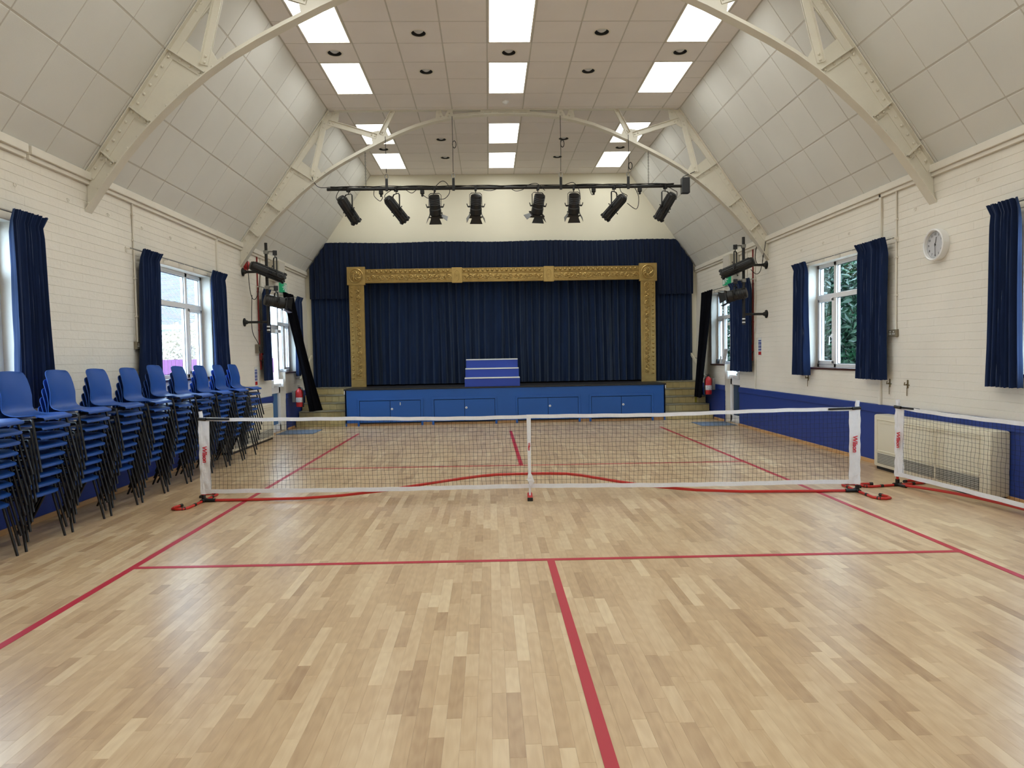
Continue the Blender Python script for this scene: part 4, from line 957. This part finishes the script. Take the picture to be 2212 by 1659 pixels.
for s, y, nm in ((-1, 12.56, 'left'), (1, 12.36, 'right')):
    t = thing('fire_notice', 'blue, white and red fire action notice on the %s wall' % nm, 'sign', (s*W, y, 1.2 if s < 0 else 1.48), 0, 'fire notices')
    z0, z1 = (1.0, 1.33) if s < 0 else (1.38, 1.70)
    B().box(s*W, s*(W-.006), y-.07, y+.07, z0, z1).build('board', M_SIGNW, t)
    b = B(); x = s*(W-.0065); h = z1-z0
    for (a, c) in ((.80, .87), (.60, .76), (.42, .57), (.27, .39)): b.box(x-.001, x+.001, y-.062, y+.062, z0+h*a, z0+h*c)
    b.build('blue_band', M_SIGNB, t)
    B().box(x-.001, x+.001, y-.062, y+.062, z0+h*.03, z0+h*.22).build('red_band', M_RED, t)
    b = B()
    for k in range(7): zz_ = z0+h*(.30+.065*k); b.box(x-s*.003, x, y-.03, y+.05, zz_, zz_+.004)
    b.box(x-.002, x+.001, y-.02, y+.02, z0+h*.90, z0+h*.96); b.build('print_lines', M_SIGNW, t)
# clock
t = thing('wall_clock', 'round white wall clock showing half past twelve', 'clock', (W-.03, 7.39, 2.575))
Rc = Matrix.Translation((W+.002, 7.39, 2.575)) @ Matrix.Rotation(-PI/2, 4, 'Y')
b = B(); b.x = Rc; b.lathe([(.168, 0), (.172, .02), (.172, .075), (.160, .082), (.150, .075), (.148, .045)], 40, False); b.build('case', M_UPVC, t, smooth=True)
b = B(); b.x = Rc; b.lathe([(.150, .040), (.150, .046)], 40); b.build('dial', M_DIAL, t)
TX = Matrix(((0, 0, -1, W-.046), (-1, 0, 0, 7.39), (0, 1, 0, 2.575), (0, 0, 0, 1)))      # text plane facing -x, reading towards -y
b = B()
for k in range(60):
    a = 2*PI*k/60; r0 = .138 if k % 5 else .132; b.bar(TX @ Vector((r0*math.sin(a), r0*math.cos(a), 0)), TX @ Vector((.144*math.sin(a), .144*math.cos(a), 0)), .0015, .001, (1, 0, 0))
b.build('minute_marks', M_BLACK, t)
for k in range(1, 13):
    a = 2*PI*k/12; text('numeral', str(k), .034, M_BLACK, TX @ Matrix.Translation((.112*math.sin(a), .112*math.cos(a), .001)), t, extrude=.0004)
def hand(a, L, w, nm, z):
    b = B(); d = Vector((math.sin(a), math.cos(a), 0)); b.bar(TX @ (d*-.02+Vector((0, 0, z))), TX @ (d*L+Vector((0, 0, z))), w, .001, (1, 0, 0)); b.build(nm, M_BLACK, t)
hand(R_(15), .085, .007, 'hour_hand', .004); hand(R_(176), .115, .005, 'minute_hand', .006)
b = B(); b.x = Rc; b.lathe([(.007, .046), (.007, .056)], 10); b.build('hub', M_BLACK, t)
# tie-back hooks
for s, y, lab in ((1, 8.30, 'left of the two tie-back hooks below the socket'), (1, 7.94, 'right of the two tie-back hooks below the socket'), (1, 10.47, 'tie-back hook below the far curtain of right window')):
    t = thing('tieback_hook', lab, 'hook', (s*W, y, 1.0), 0, 'curtain tie-back hooks')
    b = B(); b.box(s*W, s*(W-.008), y-.012, y+.012, .99, 1.09, .003); b.tube([(s*(W-.005), y, 1.04), (s*(W-.045), y, 1.03), (s*(W-.05), y-.02, 1.06)], .006, 6); b.tube([(s*(W-.01), y-.04, 1.03), (s*(W-.01), y+.03, 1.03)], .006, 6); b.build('bracket', M_BRASS, t, smooth=True)
    b = B(); z = .99
    while z > .90: b.tube([(s*(W-.012), y+.006*math.cos(a), z+.009*math.sin(a)) for a in [2*PI*k/6 for k in range(6)]], .0025, 4, closed=True); z -= .016
    b.build('chain', M_BRASS, t)
for s, pts in ((-1, [(6.35, 3.05), (7.13, 3.09), (7.86, 3.09), (8.61, 3.08), (9.36, 3.09), (10.15, 3.08)]), (1, [(6.79, 3.12), (7.80, 3.04), (9.25, 3.02), (9.98, 3.01), (10.68, 3.01)])):
    for k, (y, z) in enumerate(pts):
        b = B(); b.tube([(s*(W-.016), y+.016*math.cos(a), z+.016*math.sin(a)) for a in [2*PI*q/10 for q in range(10)]], .0035, 5, closed=True); b.tube([(s*W, y, z+.016), (s*(W-.016), y, z+.016)], .004, 5)
        tag(b.build('screw_eye', M_WHITE), 'small painted screw eye high on the %s wall, %s' % ('left' if s < 0 else 'right', ['nearest the camera', 'second from the camera', 'third from the camera', 'fourth from the camera', 'fifth from the camera', 'farthest'][k]), 'hook', 'painted screw eyes')
# extinguishers
def extinguisher(x, y, z, s, lab):
    t = thing('fire_extinguisher', lab, 'fire extinguisher', (x, y, z), 0, 'red fire extinguishers')
    b = B(); b.lathe([(.05, 0), (.07, .01), (.073, .03), (.073, .30), (.065, .34), (.03, .375), (.02, .39)], 18); b.build('cylinder', M_RED, t, smooth=True, local=True)
    b = B(); b.lathe([(.02, .385), (.024, .39), (.024, .41), (.015, .415)], 10); b.box(-.012, .012, -.07, .03, .41, .42); b.box(-.012, .012, -.085, .02, .435, .443); b.build('valve_lever', M_BLACK, t, local=True)
    b = B(); b.tube([(0, .02, .40), (-s*.06, -.03, .39), (-s*.09, -.03, .32), (-s*.085, -.02, .2), (-s*.08, -.02, .1)], .011, 8); b.tube([(-s*.08, -.02, .1), (-s*.08, -.02, .0)], .015, 8); b.build('hose', M_BLACK, t, smooth=True, local=True)
    b = B(); b.add([(.0745*math.cos(a), .0745*math.sin(a), zz) for zz in (.10, .20) for a in [R_(200+14*k) for k in range(11)]], [(k, k+1, k+12, k+11) for k in range(10)]); b.build('label_sleeve', M_POSTER, t, smooth=True, local=True)
    b = B(); b.box(s*.075, s*.14, -.04, .04, .1, .34, .004); b.build('wall_bracket', M_STEEL, t, local=True)
    return t
extinguisher(-4.30, 14.45, .47, -1, 'red fire extinguisher by the left steps, before black curtain'); extinguisher(4.32, 14.62, .55, 1, 'red fire extinguisher by the right steps, before black curtain')

# ---- heaters
def heater(s, y0, y1, lab, panels):
    z0, z1 = .035, .665; x = s*(W-.015); xf = s*(W-.215); t = thing('fan_heater', lab, 'heater', (s*(W-.1), (y0+y1)/2, 0), 0, 'cream wall heaters')
    b = B(); b.box(x, xf, y0, y1, z0, z1, .022); b.build('casing', M_HEATER, t, smooth=30)
    B().box(x, s*(W-.19), y0+.03, y1-.03, 0, z0+.01).build('plinth', M_BLACK, t)
    xx = xf - s*.001; Ls = panels
    for (a, c) in Ls:
        b = B(); g = .012
        for q in ((a, c, .225, .225+g), (a, c, z1-.065, z1-.065+g), (a, a+g, .225, z1-.055), (c-g, c, .225, z1-.055)): b.box(xf-s*.008, xf+s*.004, *q, .003)
        p = b.build('panel_frame', M_HEATER, t)
        b = B(); z = z0+.055; B().box(xf+s*.0, xf-s*.003, a+.01, c-.01, z0+.045, .205).build('grille_backing', M_GRILLE, p)
        while z < .20: b.box(xf-s*.010, xf-s*.003, a+.012, c-.012, z, z+.007); z += .018
        tag(b.build('grille_slats', M_GREYBOX, p), kind='stuff')
        B().box(xf-s*.004, xf+s*.001, a+.03, c-.03, z1-.10, z1-.07, .002).build('recess_strip', M_HEATER, p)
heater(1, 6.31, 8.28, 'long cream fan heater on the right wall behind short net', [(6.44, 7.10), (7.12, 8.20)])
heater(-1, 10.75, 12.83, 'long cream fan heater on left wall behind farthest chairs', [(10.85, 11.85), (11.87, 12.75)])

# ---- sill things and mats
t = thing('leaning_poster', 'small printed poster leaning on the right far windowsill', 'poster', (4.63, 14.40, 1.2)); B().bar((4.59, 14.44, 1.205), (4.655, 14.44, 1.52), .20, .005, (1, 0, 0)).build('card', M_POSTER, t)
b = B(); b.bar((4.60, 14.68, 1.204), (4.62, 14.68, 1.36), .10, .004, (1, 0, 0)); tag(b.build('leaflet', M_SIGNW), 'white leaflet propped on the right far windowsill', 'leaflet')
b = B(); b.x = Matrix.Translation((4.61, 14.86, 1.203)); b.lathe([(.03, 0), (.035, .05), (.03, .09), (.02, .10)], 12); tag(b.build('dark_cup', M_DGREY, smooth=True), 'small dark cup on the right far windowsill', 'cup')
b = B(); b.box(-4.66, -4.60, 14.62, 14.72, 1.201, 1.25, .01); tag(b.build('white_gadget', M_UPVC), 'small white box on the left far windowsill', 'box')
for x0, x1, y0, y1, nm in ((-4.52, -3.80, 13.50, 14.30, 'left'), (3.82, 4.52, 13.44, 14.20, 'right')):
    b = B(); b.box(x0, x1, y0, y1, .0005, .010, .004); m_ = tag(b.build('doormat', M_MAT), 'flat grey-blue doormat inside the %s side door' % nm, 'doormat', None, None); m_['group'] = 'doormats'

# ------------------------------------------------------------------ court lines (tape)
tape_z = [.0011]
def tape(pts, wd, lab):
    tape_z[0] += .00022
    (x0, y0), (x1, y1) = pts; a = Vector((x0, y0, tape_z[0])); c = Vector((x1, y1, tape_z[0]))
    tag(B().bar(a, c, wd, .0012, (0, 0, 1)).build('court_line', M_TAPE), lab, 'floor line', 'red court lines')
tape(((-2.90, 13.42), (-2.912, .6)), .05, 'red left sideline running along the chair stacks')
tape(((3.0, 13.50), (2.985, .6)), .05, 'red right sideline running along the right wall')
tape(((-2.91, 4.925), (2.985, 4.785)), .048, 'red crossline nearest the camera, before the net')
tape(((-2.90, 9.21), (2.99, 9.0)), .048, 'red crossline beyond the long net')
tape(((.056, 4.86), (.048, .6)), .052, 'wide red centre line running towards the camera')
tape(((.046, 9.11), (.036, 13.33)), .052, 'red centre line beyond the net towards the stage')

# ------------------------------------------------------------------ nets
def net(p0, p1, label, ztop, zbot, arch=True, sleeves=(True, True), sagc=.03, seed=1, feet=(-1, 1), centre=True, grp='portable nets', arch_pts=None, tilt=0):
    rr = random.Random(seed)
    A = Vector((p0[0], p0[1], 0)); C = Vector((p1[0], p1[1], 0)); D = (C-A).length; d = (C-A).normalized(); n = Vector((0, 0, 1)).cross(d)
    if n.y > 0: n = -n                              # n points at the camera side
    t = thing('portable_net', label, 'net', (A.x, A.y, 0), 0, grp)
    P = lambda u, z, o=0: tuple(A + d*u + n*o + Vector((0, 0, z)))
    NO = .030      # the cloth hangs on the camera side of the tubes
    sw = .088
    top = lambda u: ztop - sagc*math.sin(PI*u/D) - .004*math.sin(u*3) - tilt*u
    bot = lambda u: zbot + .012*math.sin(PI*u/D) + .006*math.sin(u*2.1+1) - tilt*u
    wave = lambda u, z: NO*min(1, 4*u/D, 4*(D-u)/D) + .010*math.sin(u*2.3+z*4) + .004*math.sin(u*7)
    # mesh netting
    g = .043; nv = int((D-2*sw)/g); nh = int((ztop-zbot-.06)/g)
    b = B()
    for i in range(nv+1):
        u = sw + i*(D-2*sw)/nv; pts = []; q = rr.uniform(-.006, .006)
        for j in range(nh*2+1):
            f = j/(nh*2); z = bot(u)+.02 + (top(u)-.02-bot(u)-.02)*f; uu = u + (q+.010*math.sin(f*9+u*1.3)*(1-f)+.003*math.sin(f*23+i))*math.sin(PI*f)
            pts.append(P(min(D-sw, max(sw, uu)), z, wave(u, z)))
        b.tube(pts, .0014, 3, cap=False)
    for j in range(1, nh):
        f = j/nh; pts = []
        for i in range(nv*2+1):
            u = sw + i*(D-2*sw)/(nv*2); z = bot(u)+.02 + (top(u)-.02-bot(u)-.02)*f + .004*math.sin(u*5+j) + .002*math.sin(u*31+j*2)
            pts.append(P(u, z, wave(u, z)))
        b.tube(pts, .0014, 3, cap=False)
    tag(b.build('netting', M_NETB, t), kind='stuff')
    def band(nm, zf, w, uu, vv, m=M_NETW, th=.004, wob=1):
        b = B(); N = max(2, int((vv-uu)/.06)); vs = []; fs = []
        for i in range(N+1):
            u = uu + (vv-uu)*i/N; z = zf(u)
            for (dz, o) in ((-w/2, -th), (w/2, -th), (w/2, th), (-w/2, th)): vs.append(P(u, z+dz+.0015*math.sin(u*17), o + wave(u, z)*wob))
        for i in range(N):
            for k in range(4): fs.append((4*i+k, 4*i+4+k, 4*i+4+(k+1) % 4, 4*i+(k+1) % 4))
        fs += [(0, 1, 2, 3), (4*N, 4*N+3, 4*N+2, 4*N+1)]
        return b.add(vs, fs).build(nm, m, t)
    band('top_tape', lambda u: top(u)-.006, .036, .03, D-.03); band('bottom_tape', lambda u: bot(u), .042, .01, D-.01)
    for e, sgn in ((0, 1), (1, -1)):
        U0 = 0 if e == 0 else D
        B().tube([P(U0, .0), P(U0, ztop+.07)], .014, 10).build('post', M_ORANGE, t, smooth=True)
        B().tube([P(U0, .03), P(U0, .075)], .021, 10).build('post_socket', M_BLACK, t, smooth=True)
        # sleeve: flat cloth from the post inward, with wrinkles
        b = B(); vs = []; fs = []; nz = 26; nu = 6
        for j in range(nz+1):
            f = j/nz; z = (zbot-.02) + (ztop-.015-zbot+.02)*f
            for i in range(nu+1):
                v = i/nu; w = sw*(1-.04*math.sin(f*PI)) ; u = U0 + sgn*(-.02 + v*(w+.02))
                wr = .005*math.sin(f*38+v*5)*(1-v*.5) + .004*math.sin(f*17+v*9)
                vs.append(P(u, z + .003*math.sin(v*4)*math.sin(f*19), .019*(1-v*.8) + wr))
        for j in range(nz):
            for i in range(nu): a = j*(nu+1)+i; fs.append((a, a+1, a+nu+2, a+nu+1))
        b.add(vs, fs); b.build('end_sleeve', M_NETW, t, smooth=70, solid=.004)
        b = B(); b.tube([P(U0, zbot-.02), P(U0, ztop)], .019, 8); b.build('pole_sleeve', M_NETW, t, smooth=True)
        b = B(); b.tube([P(U0, ztop-.01), P(U0+sgn*.004, ztop+.03), P(U0-sgn*.004, ztop+.075)], [.023, .021, .020], 8); b.build('sleeve_top', M_NETW, t, smooth=True)
        # black strap
        b = B(); b.tube([P(U0-sgn*.02, ztop-.0, .02), P(U0+sgn*.06, ztop-.006, .02)], .017, 6); b.build('strap_wrap', M_BLACK, t)
        B().bar(P(U0, ztop-.004, .016), P(U0+sgn*.30, ztop-.010, .012), .004, .021, (0, 0, 1)).build('strap', M_BLACK, t)
        # lettering, reading downwards
        uc = U0 + sgn*.040; c = Vector(P(uc, .50, .032)); mx = Matrix(((0, d.x, n.x, c.x), (0, d.y, n.y, c.y), (-1, 0, 0, c.z), (0, 0, 0, 1)))
        text('lettering', 'Wilson', .064, M_LETTER, mx, t, offset=.0016, shear=.12, extrude=.0015, spacing=.92)
        # foot: tube across the net with hooked ends
        o = -sgn; ft = B(); zf = .014
        pts = [P(U0+o*.13, zf, .22), P(U0+o*.155, zf, .30), P(U0+o*.14, zf, .365), P(U0+o*.09, zf, .39), P(U0+o*.03, zf, .375), P(U0, zf, .32), P(U0, zf, .15), P(U0, zf, -.15), P(U0, zf, -.32), P(U0+o*.03, zf, -.375), P(U0+o*.09, zf, -.39), P(U0+o*.14, zf, -.365), P(U0+o*.155, zf, -.30), P(U0+o*.13, zf, -.22)]
        f_ = ft.tube(pts, .0135, 10).build('foot', M_ORANGE, t, smooth=True)
        for (a, c2) in (((0, .18), (0, .215)), ((0, -.18), (0, -.215)), ((o*.125, .20), (o*.135, .235)), ((o*.125, -.20), (o*.135, -.235)), ((o*.02, .355), (o*.045, .38)), ((o*.02, -.355), (o*.045, -.38))):
            B().tube([P(U0+a[0], zf, a[1]), P(U0+c2[0], zf, c2[1])], .017, 8).build('connector', M_BLACK, f_, smooth=True)
        b = B(); b.tube([P(U0, zf+.004, -.05), P(U0, zf+.004, .05)], .020, 8); b.tube([P(U0, zf+.004), P(U0+sgn*.12, zf+.004)], .019, 8); b.build('corner_joint', M_BLACK, t, smooth=True)
    # base tube
    if arch_pts: pts = [P(u, z, -.012) for u, z in arch_pts]
    else: pts = [P(D*k/16, .018 + (.045*math.sin(PI*k/16))) for k in range(17)]
    B().tube(pts, .0145, 10).build('base_tube', M_ORANGE, t, smooth=True)
    if centre:
        uc = D*.502
        b = B(); zt = top(uc); b.add([P(uc-.022, zt+.014, .052), P(uc+.022, zt+.014, .052), P(uc+.015, .24, .056), P(uc-.015, .24, .056), P(uc-.022, zt+.014, .018), P(uc+.022, zt+.014, .018), P(uc+.015, .24, .048), P(uc-.015, .24, .048)], [(0, 1, 2, 3), (4, 7, 6, 5), (0, 4, 5, 1), (1, 5, 6, 2), (2, 6, 7, 3), (3, 7, 4, 0)])
        b.build('centre_strap', M_NETW, t)
        b = B(); b.add([P(uc-.018, .245, .060), P(uc+.02, .25, .062), P(uc+.048, .172, .066), P(uc+.005, .12, .064), P(uc-.022, .19, .070)], [(0, 1, 2, 3, 4)]); b.add([P(uc-.038, .20, .075), P(uc+.01, .228, .08), P(uc+.03, .20, .075), P(uc-.01, .182, .08)], [(0, 1, 2, 3)])
        b.build('strap_knot', M_NETW, t, solid=.008)
        b = B(); b.tube([P(uc, .03, .06), P(uc, .25, .04)], .009, 8); b.build('centre_post', M_NETW, t, smooth=True)
        b = B(); b.box(-.026, .026, -.14, .14, 0, .034, .006); R = Matrix(((d.x, n.x, 0, 0), (d.y, n.y, 0, 0), (0, 0, 1, 0), (0, 0, 0, 1))); c = Vector(P(uc, 0, .06))
        b.v = [tuple(R @ Vector(v) + c) for v in b.v]; cf = b.build('centre_foot', M_ORANGE, t)
        e = Vector(P(uc, 0, .20)); b = B(); b.box(-.027, .027, -.006, .006, 0, .036, .003); b.v = [tuple(R @ Vector(v) + e) for v in b.v]; b.build('end_cap', M_BLACK, cf)
        c = Vector(P(uc-.001, .53, .056)); text('lettering', 'Wilson', .03, M_LETTER, Matrix(((0, d.x, n.x, c.x), (0, d.y, n.y, c.y), (-1, 0, 0, c.z), (0, 0, 0, 1))), t, offset=.0008, shear=.12, spacing=.92)
    return t
AX = [(-3.33, .016), (-2.9, .016), (-2.30, .022), (-1.90, .045), (-1.5, .085), (-1.213, .125), (-.88, .172), (-.645, .203), (-.45, .225), (-.30, .236), (-.1, .240), (.053, .241), (.25, .240), (.42, .234), (.58, .215), (.70, .192), (.927, .150), (1.15, .112), (1.40, .080), (1.745, .045), (2.23, .022), (2.9, .016), (3.38, .016)]
net((-3.33, 7.19), (3.38, 6.89), 'long white-edged portable net across the middle of the hall', .865, .105, arch_pts=[(x+3.33, z) for x, z in AX], seed=1)
net((3.955, 7.15), (4.36, 5.15), 'short white-edged portable net before the right wall heater', .845, .125, sagc=.01, centre=False, seed=2, tilt=.028)

# ------------------------------------------------------------------ outside
B_ = B(); B_.box(-40, -4.9, -10, 50, -.5, -.35); B_.box(4.9, 40, -10, 50, -.5, -.35)
tag(B_.build('outside_ground', M_GROUND), kind='structure')
# neighbouring bungalow
hs_ = thing('neighbour_house', 'white bungalow with grey tiled roof outside the left window', 'house', (-11, 22, -.35))
B().box(-16.5, -8.4, 21.3, 27, -.35, 2.55).build('wall', M_RENDER, hs_)
wn = B().box(-11.2, -10.35, 21.26, 21.31, .9, 2.1, .01).build('window', M_UPVC, hs_); B().box(-11.1, -10.45, 21.25, 21.262, 1.0, 2.0).build('pane', M_DGREY, wn)
B().box(-16.7, -8.2, 20.95, 21.08, 2.42, 2.56).build('gutter', M_UPVC, hs_); B().box(-16.7, -8.2, 21.0, 21.35, 2.48, 2.52).build('soffit', M_UPVC, hs_)
ra = math.atan2(1.95, 3.0); Rt = Matrix.Translation((0, 20.95, 2.56)) @ Matrix.Rotation(ra, 4, 'X')
b = B(); b.x = Rt; b.add([(-16.8, 0, -.02), (-8.1, 0, -.02), (-10.3, 3.6, -.02), (-14.6, 3.6, -.02)], [(0, 1, 2, 3)]); b.build('roof_deck', M_ROOF, hs_)
b = B(); b.x = Rt; rr = random.Random(4); tiles = []
for k in range(40):
    v = .09*k; xr = -8.1 - v*2.2/3.6; xl = -13.2; x = xl + (.06 if k % 2 else 0)
    while x + .12 < xr: tiles.append((x, v)); x += .122
for (x, v) in tiles:
    b.add([(x+.004, v-.01, .020), (x+.118, v-.01, .020), (x+.118, v+.10, .004), (x+.004, v+.10, .004), (x+.004, v-.01, .006), (x+.118, v-.01, .006)], [(0, 1, 2, 3), (0, 4, 5, 1), (0, 3, 4), (1, 5, 2)])
tag(b.build('roof_tiles', M_ROOF, hs_), kind='stuff')
b = B(); b.x = Rt; b.tube([(-8.1, 0, .04), (-10.3, 3.6, .04)], .07, 6); b.tube([(-10.3, 3.6, .04), (-14.6, 3.6, .04)], .07, 6); b.build('ridge_tiles', M_ROOF, hs_)
ff = thing('fence', 'plum-coloured board fence outside the left window', 'fence', (-8, 15.6, -.35))
x = -10.2
while x < -5.2:
    B().box(x, x+.073, 15.6, 15.62 if round(x*13) % 2 else 15.612, -.35, 1.50).build('board', M_FENCE, ff); x += .08
B().box(-10.2, -5.2, 15.63, 15.68, 1.1, 1.2).build('rail', M_FENCE, ff)
def bush(name, label, c, rx, ry, rz, n, m, sz, seed, aspect=2.6, group=None):
    rr = random.Random(seed); t = thing(name, label, 'shrub', (c[0], c[1], -.35), 0, group)
    b = B()
    for k in range(9):
        a = rr.uniform(0, 6.28); e = Vector((c[0]+rx*.7*math.cos(a), c[1]+ry*.7*math.sin(a), c[2]+rz*rr.uniform(0, .7))); s0 = Vector((c[0]+.1*math.cos(a), c[1]+.1*math.sin(a), -.35))
        b.tube([s0, s0.lerp(e, .5)+Vector((0, 0, .2)), e], [.04, .025, .008], 5)
    b.build('branches', M_BARK, t)
    b = B()
    for k in range(n):
        a = rr.uniform(0, 6.28); q = rr.random()**.35; ph = math.acos(rr.uniform(-1, 1))
        p = Vector((c[0]+rx*q*math.sin(ph)*math.cos(a), c[1]+ry*q*math.sin(ph)*math.sin(a), c[2]+rz*q*math.cos(ph)))
        if p.z < -.3: continue
        d = Vector((rr.uniform(-1, 1), rr.uniform(-1, 1), rr.uniform(-.9, .3))).normalized(); wv = d.orthogonal().normalized(); wv.rotate(Matrix.Rotation(rr.uniform(0, 6.28), 3, d)); L = sz*rr.uniform(.7, 1.3); nn = d.cross(wv)*.12*L
        b.add([p, p+d*L*.45+wv*L/aspect*.5-nn, p+d*L, p+d*L*.45-wv*L/aspect*.5-nn, p+d*L*.5], [(0, 1, 4), (1, 2, 4), (2, 3, 4), (3, 0, 4)])
    tag(b.build('leaves', m, t), kind='stuff'); return t
bush('garden_bush', 'pale leafy bush outside the left window, before the bungalow', (-7.9, 17.6, .95), 1.3, 1.0, 1.5, 9000, M_LEAFP, .085, 3, 1.6)
bush('garden_bush', 'tall pale bush outside the left window, at the bungalow corner', (-7.7, 19.5, 1.8), .9, .9, 1.9, 8000, M_LEAFP, .085, 4, 1.6)
bush('laurel_shrub', 'dark green laurel outside the right window, nearer part', (7.3, 12.9, 1.5), 1.5, 1.6, 2.3, 15000, M_LEAFG, .17, 5)
bush('laurel_shrub', 'dark green laurel outside the right window, farther part', (8.4, 16.4, 1.8), 1.8, 1.7, 2.8, 15000, M_LEAFG, .19, 6)
bush('laurel_shrub', 'dark green laurel outside the right side door', (7.2, 20.0, 1.6), 1.4, 1.7, 2.4, 6000, M_LEAFG, .21, 7)
